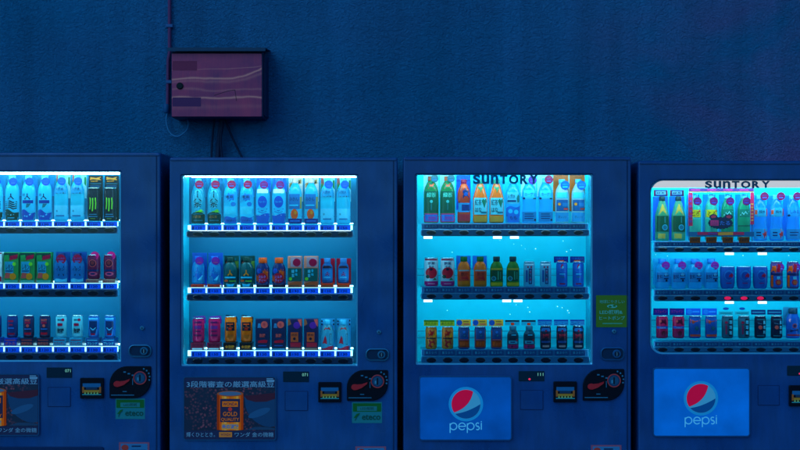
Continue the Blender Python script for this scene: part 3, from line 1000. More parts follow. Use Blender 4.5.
K['orange_juice'] = bottle(look='orange juice bottle with green cap and red label', shape='short', w=13, h=30.5, glow=.22, body=(1.0, .17, .0), cap=(.006, .16, .03), back=(15, .55, 1.02, (.02, .26, .62), []),
    ops=[('r', -.98, .20, .98, .52, (.78, .08, .02)), ('r', -.98, .52, .98, .56, (.3, .4, .4)), ('t', '果汁', 0, .42, .13, .55, (.35, .02, .02)), ('p', [(-.7, .22), (.7, .22), (.5, .36), (-.3, .34)], (.68, .02, .03)), ('r', -.9, .05, .9, .07, (.6, .15, .0))])
K['short_tea'] = bottle(look='squat green tea bottle with dark cap', shape='short', w=13, h=30.5, body=(.05, .20, .012), cap=(.006, .06, .07), glow=.4,
    ops=[('r', -.98, .19, .98, .56, (.005, .115, .05)), ('r', -.98, .56, .98, .62, (.45, .36, .04)), ('d', -.48, .28, .36, (.06, .42, .5)), ('d', -.48, .28, .26, (.01, .18, .2)), ('r', .1, .24, .3, .52, (.08, .35, .22)), ('r', .5, .26, .65, .50, (.06, .3, .2)), ('r', -.9, .04, .9, .15, (.62, .42, .02))])
K['slim_can'] = can(look='slim silver-blue can with dark upright lettering', w=11.4, h=25, body=(.10, .42, .60), ops=[('r', -.9, .88, .9, .93, WHITE), ('d', -.28, .80, .16, CRIM), ('d', .28, .80, .16, CRIM), ('r', -.16, .12, .42, .74, NAVY), ('r', -.05, .16, .30, .70, (.10, .28, .5)), ('t', '豆', .13, .60, .12, .18, CRIM), ('t', '乳', .13, .45, .12, .18, INK), ('t', '飲', .13, .30, .12, .18, CRIM), ('r', -.65, .20, -.35, .68, (.02, .14, .4))])
GLOBE_S = [('d', 0, .80, .26, PALE), ('p', [(.26 * cos(radians(a)), .80 + .115 * sin(radians(a))) for a in range(55, 216, 20)], RED)]
K['cola_can'] = can(look='blue cola can with tiny red-white globe', w=11.4, h=25, body=(.012, .12, .50), header=(24.5, 31, (.008, .04, .28), [('t', 'つめたい', 0, .66, .36, .8, MIDB), ('r', -.45, .15, .4, .40, GOLD)]), hw=7.4,
    ops=GLOBE_S + [('r', -.5, .50, .5, .54, CYAN), ('r', -.4, .38, .4, .42, TEAL), ('r', -.5, .10, .5, .15, CRIM), ('s', [(-.7, .66), (0, .60), (.7, .64)], .08, MIDB)])
K['fire_can'] = can(look='mottled red and yellow can under lime header', w=11.6, h=22, body=(.68, .16, .02), header=(23, 29, (.50, .50, .03), [('r', -.98, .72, .98, .98, (.06, .22, .03)), ('t', 'あたたか', 0, .40, .46, .8, (.12, .14, .02))]), hw=7.4,
    ops=[('p', [(-.9, .7), (-.2, .9), (.6, .85), (.2, .62), (-.5, .56)], (.55, .02, .02)), ('p', [(-.9, .10), (0, .06), (.7, .2), (.5, .40), (-.4, .44)], (.50, .02, .03)), ('p', [(.2, .5), (.9, .4), (.9, .9), (.6, .7)], YEL), ('r', -.8, .46, .8, .53, (.12, .05, .04)), ('d', -.3, .75, .22, GOLD), ('d', .2, .22, .28, (.7, .2, .02))])
K['dusk_can'] = can(look='dark blue can with orange lettering under orange header', w=11.6, h=22, body=(.012, .06, .22), header=(23, 29.5, (.80, .42, .05), [('d', -.58, .5, .40, (.01, .12, .45)), ('r', -.05, .60, .75, .78, (.35, .2, .05)), ('r', 0, .2, .8, .38, SALMON)]), hw=7.4,
    ops=[('r', -.98, .08, -.80, .92, (.55, .12, .03)), ('r', .80, .08, .98, .92, (.55, .12, .03)), ('d', 0, .78, .22, MIDB), ('d', .1, .62, .16, TEAL), ('r', -.80, .08, .80, .40, (.42, .06, .01)), ('t', '朝専用', 0, .24, .20, .72, GOLD), ('r', -.7, .42, .7, .45, SALMON)])
K['robot_can'] = can(look='teal bottle-shaped can with red foot', shape='flask', name='display_can', w=11.6, h=23, body=(.012, .09, .14), cap=(.03, .22, .32), glow=.15, header=(23.5, 29, (.02, .44, .60), [('r', -.98, .7, .98, .98, INK), ('r', -.2, .05, .25, .5, ORANGE)]), hw=7.4,
    ops=[('r', -.9, .40, .9, .66, (.008, .05, .085)), ('r', -.3, .60, .5, .635, CYAN), ('r', -.75, .24, .75, .37, (.06, .36, .48)), ('r', -.5, .28, .3, .33, NAVY), ('r', -.9, .04, .9, .20, (.50, .02, .14)), ('d', -.2, .12, .2, (.2, .02, .1)), ('r', .5, .34, .8, .44, CRIM)])
K['ember_can'] = can(look='black and red can with blue collar', w=11, h=23, body=(.012, .016, .04), header=(23.5, 29.5, (.04, .34, .62), [('r', -.98, .72, .98, .98, (.01, .1, .42)), ('t', 'コーヒー', 0, .36, .5, .86, (.01, .08, .36))]), hw=7.4,
    ops=[('r', -.98, .78, .98, .93, (.02, .22, .52)), ('p', [(-.9, .40), (.9, .40), (.9, .72), (0, .66), (-.9, .72)], (.58, .02, .06)), ('t', '深煎', 0, .52, .16, .6, (.08, .03, .06)), ('r', -.8, .28, .8, .36, (.02, .1, .3)), ('r', -.6, .09, .6, .17, (.5, .3, .3)), ('d', 0, .80, .2, CRIM)])
# ---- fourth machine (cut by the photo's edge)
K['long_neck'] = bottle(look='long-necked green tea bottle under framed white plaque', shape='cone', w=14, h=44.5, body=(.10, .42, .22), cap=(.008, .06, .07), back=(15.6, .0, 1.0, (.015, .24, .66), []), header=(45.6, 52.2, (.008, .05, .26), [('r', -.98, .04, -.82, .96, CRIM), ('r', .82, .04, .98, .96, CRIM), ('r', -.7, .25, .72, .78, (.30, .58, .72)), ('t', '緑茶', 0, .5, .36, .6, NAVY)]), hw=7.2,
    ops=[('p', [(-.62, .575), (.62, .575), (.35, .70), (.05, .83), (-.05, .83), (-.35, .70)], (.70, .42, .08)), ('r', -.98, .20, .98, .56, (.006, .12, .06)), ('d', .28, .30, .42, (.06, .42, .55)), ('d', .28, .30, .30, (.02, .2, .3)), ('r', .2, .40, .35, .54, (.06, .3, .3)), ('r', -.7, .05, .3, .16, (.70, .42, .10))])
PROMO = dict(shape='pet', w=12.6, h=47, cap=PALE, badge=(.30, .84, 4.2, (.22, .008, .16), 1), badgeink=(.05, .1, .5))
K['yellow_label'] = bottle(look='pale green bottle with yellow label', body=(.08, .52, .40), back=(13.4, .1, 1.0, (.01, .38, .56), []),
    ops=[('r', -.97, .60, .97, .78, (.06, .45, .34)), ('r', -.97, .50, .97, .66, (.66, .52, .02)), ('t', 'とろ', 0, .58, .10, .6, (.06, .06, .01)), ('d', .65, .63, .14, RED), ('r', -.95, .06, .95, .46, (.06, .46, .36))], **PROMO)
K['script_green'] = bottle(look='green bottle with pale slanted script', body=(.015, .34, .15), back=(13.4, .1, 1.0, (.01, .38, .56), []),
    ops=[('r', -.97, .50, .97, .67, (.012, .24, .17)), ('s', [(-.7, .54), (-.4, .60), (-.2, .56), (.1, .62), (.35, .57), (.7, .63)], .10, (.3, .7, .7)), ('r', -.95, .30, .95, .33, (.02, .2, .12)), ('r', -.95, .06, .95, .10, (.03, .4, .3))], **PROMO)
K['red_block'] = bottle(look='clear bottle with orange-red block label', shape='waist', w=14.4, h=46, body=(.008, .34, .70), cap=PALE, badge=(.45, .97, 4.2, (.34, .005, .10), 1), back=(15.6, .1, 1.0, (.01, .38, .70), []),
    ops=[('r', -.97, .52, .97, .72, (.04, .40, .60)), ('p', [(-.95, .53), (-.5, .53), (-.45, .71), (-.95, .71)], (.75, .12, .05)), ('r', .7, .54, .95, .70, (.65, .06, .06)), ('t', '純水', .1, .63, .07, .45, NAVY), ('r', -.95, .03, .95, .26, (.03, .34, .60)), ('p', [(.95, .03), (.95, .26), (.4, .25), (.1, .15), (.4, .04)], (.72, .04, .06)), ('r', -.7, .16, -.1, .19, NAVY), ('r', -.7, .10, -.1, .13, NAVY)])
K['script_clear'] = bottle(look='clear bottle with blue script label', shape='waist', w=14.4, h=46, body=(.008, .32, .68), cap=PALE, badge=(.45, .97, 4.2, (.30, .005, .12), 1), back=(15.6, .1, 1.0, (.01, .36, .70), []),
    ops=[('r', -.97, .52, .97, .72, (.03, .34, .66)), ('t', 'しみる', .05, .63, .08, .6, (.008, .04, .3)), ('d', -.7, .55, .16, NAVY), ('r', -.95, .03, .95, .25, (.025, .26, .5)), ('r', -.6, .17, .6, .19, NAVY), ('r', -.6, .11, .4, .13, NAVY)])
K['crystal'] = bottle(look='short clear bottle with blue print and purple-red disc', shape='short', w=14, h=30, body=(.015, .44, .72), cap=(.02, .24, .62), back=(15.6, .1, 1.02, (.02, .52, .76), []), badge=(.42, .78, 4.1, (.34, .02, .30), 1),
    ops=[('r', -.98, .22, .98, .55, (.025, .24, .50)), ('t', '飲料', -.45, .40, .16, .38, NAVY), ('r', .1, .32, .85, .36, NAVY), ('r', .1, .42, .85, .46, NAVY), ('d', .5, .28, .16, INK), ('t', '白', .45, .48, .1, .18, (.2, .6, .8))])
K['swirl_cup'] = can(look='wide blue cup with red swirl emblem', shape='cup', w=15, h=22, body=(.010, .085, .36), ops=[('o', .05, .62, .62, .24, (.02, .20, .50)), ('o', .0, .60, .50, .18, (.010, .085, .36)), ('p', [(.0, .52), (.5, .50), (.62, .64), (.35, .72), (.05, .64)], CRIM), ('r', -.35, .24, .35, .28, (.3, .02, .2))])
K['carnival'] = can(look='colourful can with yellow corners and purple disc', w=12.4, h=27, body=(.10, .05, .20), badge=(.45, .80, 4.0, (.30, .02, .32), 1), badgeink=(.2, .3, .7),
    ops=[('p', [(-.95, .60), (-.3, .60), (-.1, .93), (-.95, .93)], GOLD), ('p', [(-.2, .64), (.3, .62), (.5, .9), (0, .93)], RED), ('r', -.95, .50, .95, .58, NAVY), ('r', -.95, .04, -.70, .50, GOLD), ('r', -.65, .08, .95, .48, (.02, .12, .42)), ('d', .1, .24, .5, (.5, .03, .10)), ('d', .1, .24, .30, TAN), ('t', '祭', .1, .40, .12, .3, PALE)])
K['scarlet_can'] = can(look='scarlet can under navy header', w=12, h=22, body=(.58, .008, .07), header=(23, 30, (.015, .02, .22), [('t', 'カフェイン', 0, .55, .42, .8, (.42, .04, .22))]), hw=7.6,
    ops=[('p', [(-.4, .64), (.6, .60), (.5, .9), (-.2, .86)], (.14, .008, .05)), ('r', -.95, .44, .95, .55, (.03, .12, .45)), ('r', -.5, .46, .5, .50, (.3, .3, .5)), ('t', '赤', .1, .24, .24, .4, (.12, .02, .03)), ('d', -.4, .78, .2, (.8, .1, .1))])
K['marine_can'] = can(look='marine-blue can with orange trim', w=12, h=22, body=(.01, .07, .32), header=(23, 30, (.015, .13, .58), [('d', -.5, .5, .34, MIDB), ('r', -.1, .38, .8, .6, (.05, .3, .7))]), hw=7.6,
    ops=[('p', [(-.85, .70), (-.4, .66), (.8, .78), (.8, .84), (-.85, .88)], (.62, .10, .05)), ('r', -.85, .08, .85, .18, (.62, .08, .05)), ('d', .2, .46, .36, (.012, .10, .16)), ('t', '海', .2, .46, .2, .28, TEAL)])
K['tall_letters'] = can(look='charcoal can with tall side lettering', w=11.6, h=22, body=(.02, .09, .14), header=(23.5, 27, (.04, .40, .50), [('r', -.8, .3, .8, .6, TEAL), ('o', 0, 1.75, .42, .40, (.01, .10, .36))]), hw=7.4,
    ops=[('r', .05, .10, .75, .90, (.006, .02, .05)), ('t', '珈', .40, .74, .18, .26, PALE), ('t', '琲', .40, .50, .18, .26, PALE), ('t', '館', .40, .26, .18, .26, PALE), ('d', -.35, .72, .24, CRIM), ('r', -.50, .18, -.25, .60, (.35, .02, .10))])
K['orange_dot'] = can(look='black can with orange dot under navy header', w=11.6, h=22, body=(.008, .012, .04), header=(23.5, 28.5, (.008, .04, .18), [('r', -.85, .35, .85, .62, (.05, .25, .4))]), hw=7.4,
    ops=[('d', -.15, .50, .34, SALMON), ('t', '黒', .55, .72, .16, .22, PALE), ('t', '焙', .55, .50, .16, .22, PALE), ('t', '煎', .55, .28, .16, .22, PALE), ('r', -.7, .84, .7, .88, TEAL), ('r', -.7, .10, .5, .14, TEAL), ('s', [(-.6, .7), (.1, .66)], .1, (.1, .2, .3))])
K['blue_flask'] = bottle(look='short blue bottle with dark cap and coral ring', shape='flask', w=14, h=30, body=(.012, .13, .50), cap=(.01, .07, .12), glow=.3, back=(15.4, .4, 1.02, (.05, .36, .52), []), badge=(-.50, .60, 1.7, (.9, .45, .6), 1), badgeink=(.9, .6, .7),
    ops=[('d', .05, .42, .34, (.45, .12, .16)), ('d', .05, .42, .20, NAVY), ('p', [(-.9, .30), (.9, .36), (.9, .24), (-.9, .18)], NAVY), ('r', -.9, .08, .9, .14, (.45, .05, .12))])

WHERE = {1: 'first machine', 2: 'machine below meter box', 3: 'machine with green notice', 4: 'machine with white header'}
SHELF = ('top', 'middle', 'bottom')
_protos = {}
DEPTH = 0.150


def stock(machine, shelf, centres, base_py, keys):
    n_of = {}
    for q in keys:
        n_of[q] = n_of.get(q, 0) + 1
    seen = {}
    for px, q in zip(centres, keys):
        k = K[q]
        if q not in _protos:
            o = _protos[q] = make_drink(k)
        else:
            o = copy_tree(_protos[q])
        o.location = (X(px, DEPTH), DEPTH, Z(base_py, DEPTH))
        i = seen[q] = seen.get(q, 0) + 1
        n = n_of[q]
        pos = '' if n == 1 else (', ' + {2: ('left', 'right'), 3: ('left', 'middle', 'right'), 4: ('leftmost', 'second', 'third', 'rightmost')}[n][i - 1] + ' of ' + {2: 'two', 3: 'three', 4: 'four'}[n])
        o['label'] = k['look'] + pos + ', ' + SHELF[shelf] + ' shelf, ' + WHERE[machine]
        w = len(o['label'].replace(',', ' ').split())
        if w > 16:
            o['label'] = k['look'] + pos + ', ' + SHELF[shelf] + ' shelf'
            w = len(o['label'].replace(',', ' ').split())
        assert 4 <= w <= 16, o['label']


# ------------------------------------------------------------------ vending machines
CAB = enamel('blue_cabinet_enamel', (.002, .070, .235))
CAB4 = enamel('deep_blue_cabinet_enamel', (.002, .058, .215))
DARKB = paint((.006, .03, .10), .35)
LIPM = paint((.010, .060, .15), .32)
LIP3 = paint((.012, .20, .40), .32)
BUTTON = paint((.003, .012, .035), .2)
METAL = paint((.45, .55, .62), .25, .9)
TRIM = paint((.10, .42, .60), .3, .3)
LINER = glow_panel('case_liner', (.004, .44, .60), (0, 0, 0), 0)
BLK = paint((.004, .005, .012), .25)


def screen_lamp(c, s):
    return lamp_mat(c, s, (.05, .05, .05))


def letters_suntory(ink, x0, x1, z0, z1, mat, layer):
    """The maker's word mark: capitals with u and n drawn in small-letter form at full height."""
    ws = [('S', .62), ('u', .66), ('n', .66), ('T', .66), ('O', .82), ('R', .70), ('Y', .74)]
    tot = sum(w for _, w in ws) + .13 * 6
    x, s = x0, (x1 - x0) / tot
    for ch, w in ws:
        ink.text(ch, x + w * s / 2, (z0 + z1) / 2, z1 - z0, mat, layer, w=w * s, bold=.03 if ch in 'un' else .05, res=4)
        x += (w + .13) * s


def globe(ink, cx, cz, r, ly):
    ring_m = lamp_mat((.01, .34, .72), .22, (.01, .30, .60))
    ink.oval(cx, cz, r * 1.18, r * 1.18, ring_m, ly, 40)
    ink.oval(cx, cz, r, r, lamp_mat((.08, .46, .72), .22, (.05, .34, .52)), ly + 1, 40)

    def bez(a, c, b):
        return [((1 - t) ** 2 * a[0] + 2 * t * (1 - t) * c[0] + t * t * b[0], (1 - t) ** 2 * a[1] + 2 * t * (1 - t) * c[1] + t * t * b[1]) for t in [i / 10 for i in range(1, 10)]]

    def P(a):
        return cx + r * .985 * cos(radians(a)), cz + r * .985 * sin(radians(a))
    arc = [P(a) for a in range(60, 216, 5)]
    ink.poly(arc + bez(arc[-1], (cx + r * .28, cz - r * .22), arc[0]), lamp_mat((.95, .0, .08), .26, (.60, .004, .04)), ly + 2)
    arc = [P(a) for a in range(222, 366, 6)]
    ink.poly(arc + bez(arc[-1], (cx + r * .12, cz - r * .55), arc[0]), lamp_mat((.0, .09, .30), .16, (.004, .09, .28)), ly + 2)


def word_pepsi(ink, cx, cz, h, mat, ly):
    """Thin rounded small letters, x-height h."""
    w = h * .15
    r = h / 2

    def arc(x, a0, a1, n=16, rr=None):
        q = rr or r
        return [(x + q * cos(radians(a0 + (a1 - a0) * i / n)), cz + q * sin(radians(a0 + (a1 - a0) * i / n))) for i in range(n + 1)]
    x = cx - h * 2.35
    for ch in 'pepsi':
        if ch == 'p':
            ink.ring(x + r, cz, r + w / 2, w, mat, ly)
            ink.stroke([(x, cz + r * .9), (x, cz - r * 1.95)], w, mat, ly + .5)
            x += h * 1.28
        elif ch == 'e':
            ink.stroke(arc(x + r, 0, 318, 24), w, mat, ly)
            ink.stroke([(x, cz), (x + 2 * r + w / 2, cz)], w, mat, ly + .5)
            x += h * 1.28
        elif ch == 's':
            q = r * .5
            pts = [(x + q + q * cos(radians(a)), cz + q + q * sin(radians(a))) for a in range(40, 271, 23)]
            pts += [(x + q + q * cos(radians(a)), cz - q + q * sin(radians(a))) for a in range(90, -141, -23)]
            ink.stroke(pts, w, mat, ly)
            x += h * .80
        else:
            ink.stroke([(x, cz + r), (x, cz - r)], w, mat, ly)
            ink.oval(x, cz + r * 1.4, w * .6, w * .6, mat, ly, 10)


def poster(c, rough=.3):
    """Ink on the back-lit poster sheet."""
    return lamp_mat(tuple(min(1, x * (1.5 if x == c[0] else .95)) for x in c), .16, c)


def coffee_advert(mb, x0, x1, z0, z1, y):
    """Printed coffee advert: bean heap, gold can, cup, two lines of lettering."""
    w, h = x1 - x0, z1 - z0
    U = lambda u: x0 + u * w
    V = lambda v: z0 + v * h
    mb.slab(rounded(x0, z0, x1, z1, .012, 4), y, y + .008, poster((.010, .022, .07), .3), .001)
    ink = Ink(mb, flat(y))
    ink.poly(rounded(U(.01), V(.15), U(.99), V(.83), .004, 1), beans_mat(), 1)
    # cup: bowl curving under, inside of the rim, liquid
    bowl = [(.655, .70), (.99, .75), (.99, .22)] + [(.665 + .30 * (1 - cos(radians(q))) , .62 - .42 * sin(radians(q))) for q in range(84, -1, -12)]
    ink.poly([(U(u), V(v)) for u, v in bowl], poster((.006, .05, .13), .3), 2)
    ink.poly([(U(.655 + .335 * t), V(.70 + .05 * t)) for t in (0, .5, 1)] + [(U(.99), V(.655)), (U(.90), V(.61)), (U(.78), V(.605)), (U(.69), V(.64))], poster((.04, .012, .03), .3), 3)
    ink.poly([(U(.70 + .12 * (1 + cos(radians(q)))), V(.43 + .06 * sin(radians(q)) + .06 * cos(radians(q)))) for q in range(0, 360, 20)], poster((.010, .085, .20), .3), 3)
    ink.poly([(U(.67), V(.16)), (U(.99), V(.16)), (U(.99), V(.185)), (U(.90), V(.205)), (U(.78), V(.21))], poster((.010, .05, .11), .3), 3)
    gold, pale, dk = poster((1.0, .19, .0), .3), poster((.95, .62, .25), .3), poster((.018, .02, .06), .3)
    L, R_ = .362, .648
    def canband(t0, t1, c, ly):
        """Upright band of the printed can between t0 and t1 across, its ends following the rims."""
        q = lambda t: .5 + .5 * sin(radians(-90 + 180 * t))
        top, bot = [], []
        for j in range(5):
            t = t0 + (t1 - t0) * j / 4
            bulge = sqrt(max(0, 1 - (2 * t - 1) ** 2))
            top.append((U(L + (R_ - L) * t), V(.735 - .045 * bulge)))
            bot.append((U(L + (R_ - L) * t), V(.165 - .012 * bulge)))
        ink.poly(bot + top[::-1], c, ly)
    shades = ((.34, .035, 0), (.68, .10, 0), (1.0, .30, .015), (1.0, .42, .06), (.95, .22, .0), (.75, .13, 0), (.85, .16, 0), (.98, .25, 0), (1.0, .38, .04), (.78, .13, 0), (.45, .05, 0))
    for j, c in enumerate(shades):
        canband(j / len(shades), (j + 1) / len(shades), poster(c, .3), 4)
    ink.poly([(U((L + R_) / 2 + (R_ - L) / 2 * cos(radians(q))), V(.735 + .045 * sin(radians(q)))) for q in range(0, 360, 12)], poster((.30, .09, .03), .3), 5)
    ink.poly([(U((L + R_) / 2 + (R_ - L) * .42 * cos(radians(q))), V(.738 + .033 * sin(radians(q)))) for q in range(0, 360, 12)], poster((.05, .14, .24), .3), 6)
    ink.rect(U(L + .035), V(.285), U(R_ - .035), V(.655), dk, 6)
    ink.rect(U(L + .058), V(.53), U(R_ - .058), V(.615), gold, 7)
    ink.text('WONDA', U(.505), V(.572), h * .055, dk, 8, w=w * .155, bold=.02)
    ink.oval(U(.505), V(.49), w * .022, h * .032, poster((.55, .04, .03), .3), 7)
    ink.text('GOLD', U(.505), V(.415), h * .07, gold, 7, w=w * .155, bold=.01)
    ink.text('QUALITY', U(.505), V(.325), h * .058, gold, 7, w=w * .195, bold=.01)
    ink.rect(U(L + .05), V(.17), U(R_ - .05), V(.26), poster((.50, .30, .06), .3), 6)
    ink.text('金の微糖', U(.505), V(.215), h * .07, poster((.02, .16, .42), .3), 7, w=w * .18, bold=.03)
    lt = poster((.10, .34, .50), .4)
    ink.text('3段階審査の厳選高級豆', U(.508), V(.885), h * .10, lt, 2, w=w * .95, bold=.006)
    ink.text('輝くひととき。', U(.185), V(.085), h * .075, lt, 2, w=w * .31)
    ink.rect(U(.385), V(.045), U(.525), V(.125), poster((.50, .20, .03), .3), 2)
    ink.text('WONDA', U(.455), V(.085), h * .04, dk, 3, w=w * .11)
    ink.text('ワンダ 金の微糖', U(.765), V(.085), h * .075, lt, 2, w=w * .42)
    ink.rect(U(.90), V(.93), U(.985), V(.955), lt, 2)
    ink.rect(U(.90), V(.965), U(.97), V(.98), lt, 2)


def vending(s):
    """s: measurements of one machine in photo pixels at its front plane."""
    x0, x1, top = X(s['x0']), X(s['x1']), Z(s['top'])
    wx0, wx1, wz0, wz1 = X(s['wx0']), X(s['wx1']), Z(s['wbot']), Z(s['wtop'])
    org = ((x0 + x1) / 2, .36, 0.0)
    t = thing('vending_machine', org, s['label'], 'vending machine', 'drink vending machines along the wall')

    def part(m, name, par=t):
        return m.build(name, par, org)
    cab = s['cab']
    style = s['style']
    rw = s.get('wr', .006)
    # ---- cabinet: steel box whose front has the window opening
    m = MB()
    N = 6
    def lp(a, b, c, d, r, y):
        return [(x, y, z) for x, z in rounded(a, b, c, d, r, N)]
    zb = .07
    m.loops([lp(x0 + .004, zb + .004, x1 - .004, top - .004, .010, .72), lp(x0, zb, x1, top, .012, .70), lp(x0, zb, x1, top, .012, .008),
             lp(x0 + .003, zb + .003, x1 - .003, top - .003, .010, .002), lp(x0 + .008, zb + .008, x1 - .008, top - .008, .008, 0),
             lp(wx0 - .004, wz0 - .004, wx1 + .004, wz1 + .004, rw + .004, 0), lp(wx0, wz0, wx1, wz1, rw, .004), lp(wx0, wz0, wx1, wz1, rw, .026)], cab)
    b = lp(x0 + .004, zb + .004, x1 - .004, top - .004, .010, .72)
    m.add(b, [tuple(reversed(range(len(b))))], cab)
    part(m, 'cabinet')
    # raised edging round the door and the hinge seam on its far side
    m = MB()
    m.box(x1 - .0225, x1 - .0175, -.003, .0, zb + .03, top - .012, DARKB)
    part(m, 'door_seam')
    m = MB()
    m.box(x0 + .006, x1 - .006, -.006, .0, top - .017, top - .006, cab, .002)
    part(m, 'top_rail')
    for fx in (x0 + .05, x1 - .11):
        for fy in (.06, .6):
            m = MB()
            m.box(fx, fx + .06, fy, fy + .06, 0, zb, DARKB, .004)
            part(m, 'foot')
    # ---- display case behind the window
    yb = .265
    m = MB()
    a, b2, c, d = wx0 - .006, wz0 - .012, wx1 + .006, wz1 + .030
    m.loops([lp(a, b2, c, d, .006, .0262), lp(a, b2, c, d, .006, yb)], LINER)
    part(m, 'display_case')
    m = MB()
    m.box(a, c, yb, yb + .004, b2, d, s['back'])
    part(m, 'back_panel')
    m = MB()
    wt = .008
    m.loops([lp(wx0 - .001, wz0 - .001, wx1 + .001, wz1 + .001, rw, .008), lp(wx0 + .001, wz0 + .001, wx1 - .001, wz1 - .001, rw, .005),
             lp(wx0 + wt, wz0 + wt, wx1 - wt, wz1 - wt * .6, rw, .010), lp(wx0 + wt, wz0 + wt, wx1 - wt, wz1 - wt * .6, rw, .024)], TRIM)
    part(m, 'window_frame')
    m = MB()
    m.box(wx0 + wt * .5, wx1 - wt * .5, .014, .018, wz0 + wt * .5, wz1 - wt * .4, glass_mat())
    part(m, 'window_pane')
    # ---- lamps
    for sx in (wx0 - .0035, wx1 - .0025):  # added strips hidden behind the frame, for fill and upright highlights
        m = MB()
        m.box(sx, sx + .006, .030, .044, wz0 + .02, wz1 - .03, lamp_mat(LED, s['side_e']))
        part(m, 'side_fill')
    if style == 'bar':
        m = MB()
        m.box(wx0 + .012, wx1 - .008, .030, .056, wz1 - s.get('lamp_h', .008), wz1 + .010, lamp_mat(LED_TOP, s['top_e']), .003)
        part(m, 'lamp_or_added_tube')
        m = MB()
        m.box(wx0 + .012, wx1 - .008, .222, .250, wz1 - .004, wz1 + .010, lamp_mat(LED_TOP, s['top_e'] * .8), .003)  # added rear tube that backlights the top row
        part(m, 'lamp_or_added_tube')
    elif style == 'plain':
        m = MB()
        m.box(wx0 + .012, wx1 - .012, .032, .060, wz1 - .002, wz1 + .008, lamp_mat(LED, s['top_e']), 0)
        part(m, 'lamp_or_added_tube')
    else:
        # back-lit white header with the maker's name
        hz = Z(s['hbot'])
        m = MB()
        lpz = rounded(wx0 + .010, hz, wx1 - .010, wz1 - .004, .034, N, 'cd')
        m.slab(lpz, .020, .026, lamp_mat((.92, .88, .94), .66, (.2, .2, .2)))
        letters_suntory(Ink(m, flat(.020)), X(705, .02), X(770, .02), Z(188.2, .0195), Z(180.9, .0195), paint((.004, .07, .22), .4), 1)
        part(m, 'lit_header')
        m = MB()
        m.box(wx0 + .012, wx1 - .012, .032, .060, hz + .003, hz + .011, lamp_mat(LED, s['top_e']), 0)
        part(m, 'lamp_or_added_tube')
    if style != 'bar':
        m = MB()
        zr = (wz1 + .013) if style == 'plain' else Z(s['hbot'], .25) + .003
        m.box(wx0 + .012, wx1 - .012, .222, .250, zr, zr + .010, lamp_mat(LED_TOP, s['top_e'] * .7))  # added rear tube, out of sight, to brighten the top row
        part(m, 'lamp_or_added_tube')
    if style == 'plain':
        m = MB()
        letters_suntory(Ink(m, flat(.0135)), X(473, .013), X(538, .013), Z(184.2, .013), Z(174.6, .013), paint((.008, .16, .28), .4), 1)
        part(m, 'maker_name')
    # ---- shelves
    pitch = s['pitch']
    for k, (base, tg0, tg1, lip0, lip1) in enumerate(s['shelves']):
        yf = .040
        zt = Z(base, DEPTH)
        sx0, sx1 = X(s['sx0'], yf), X(s['sx1'], yf)
        ztag1, ztag0 = Z(tg0, yf), Z(tg1, yf)
        zl1, zl0 = Z(lip0, yf - .01), Z(lip1, yf - .01)
        m = MB()
        body = LIPM if style == 'bar' else LIP3
        m.box(sx0, sx1, yf + .018, yb - .002, zt - .008, zt, LINER)
        m.slab(rounded(sx0 - .004, zl0, sx1 + .004, zl1, .012, 4), yf - .014, yf + .012, body, .004)
        if style != 'bar':
            m.box(sx0, sx1, yf + .001, yf + .014, zl1 - .004, ztag1 + .003, body, .002)
        sh = part(m, 'shelf')
        if style == 'bar':
            m = MB()
            m.box(sx0, sx1, yf + .006, yf + .016, ztag0 + .002, ztag1 + (-.001 if k == 0 else .0018), lamp_mat(LED, s['tag_e']))
            part(m, 'tag_lamp', sh)
        if style == 'bar':
            m = MB()
            m.box(sx0 + .004, sx1 - .004, .212, .228, zt + .001, zt + .007, lamp_mat(LED, s['rear_e']))
            part(m, 'rear_lamp', sh)
        if style == 'bar':
            ztag0 = zl1 + .0005
        # downward lamp under the shelf
        m = MB()
        zu = zt - .010
        m.box(sx0 + .01, sx1 - .01, yf + .0125, yf + .0165, zl0 + .004, zl0 + .034, lamp_mat(LED, s['under_e'][k]))
        part(m, 'shelf_lamp', sh)
        if style != 'bar' and k < 2:
            for px in s['leds'][k]:
                m = MB()
                m.box(X(px - 4.4, .03), X(px + 4.4, .03), .030, .036, zl0 - .013, zl0 + .002, lamp_mat((.8, .97, 1), 1.6))
                part(m, 'light_module', sh)
        prices = ('130', '120', '150')
        tags, bm_ = {}, None
        zc, hh = (ztag0 + ztag1) / 2, (ztag1 - ztag0) / 2
        for i in range(10):
            cxt = X(s['c0'] + pitch * i, yf)
            v = prices[(i // 2 * 7 + k * 5 + int(s['x0'])) % 3]
            if v not in tags:
                m = MB()
                hw = pitch * PXM * (.447 if style == 'bar' else .44)
                if style == 'bar':
                    m.box(cxt - hw, cxt + hw, yf - .002, yf + .003, ztag0, ztag1, liquid((.015, .22, .62), .6, .4), .001)
                    ik = Ink(m, flat(yf - .002))
                    ik.text(v, cxt + hw * .1, zc - hh * .1, hh * .9, paint((.004, .02, .16), .4), 1, w=hw * .9, bold=.03)
                    ik.rect(cxt - hw * .85, ztag0 + hh * .3, cxt - hw * .55, ztag1 - hh * .5, paint((.01, .08, .35), .4), 1)
                    ik.rect(cxt - hw * .8, ztag1 - hh * .35, cxt + hw * .8, ztag1 - hh * .15, paint((.03, .3, .75), .4), 1)
                else:
                    m.box(cxt - hw, cxt + hw, yf - .004, yf + .002, ztag0, ztag1, paint((.006, .10, .30), .35), .001)
                    ik = Ink(m, flat(yf - .004))
                    for j, ch in enumerate(v + '円'):
                        ik.text(ch, cxt - hw * .6 + hw * .4 * j, zc, hh * .9, paint((.04, .42, .60), .4), 1, w=hw * .26, bold=.01)
                tags[v] = (part(m, 'price_tag', sh), cxt)
            else:
                q = tags[v][0].copy()
                COL.objects.link(q)
                q.parent = sh
                q.location.x += cxt - tags[v][1]
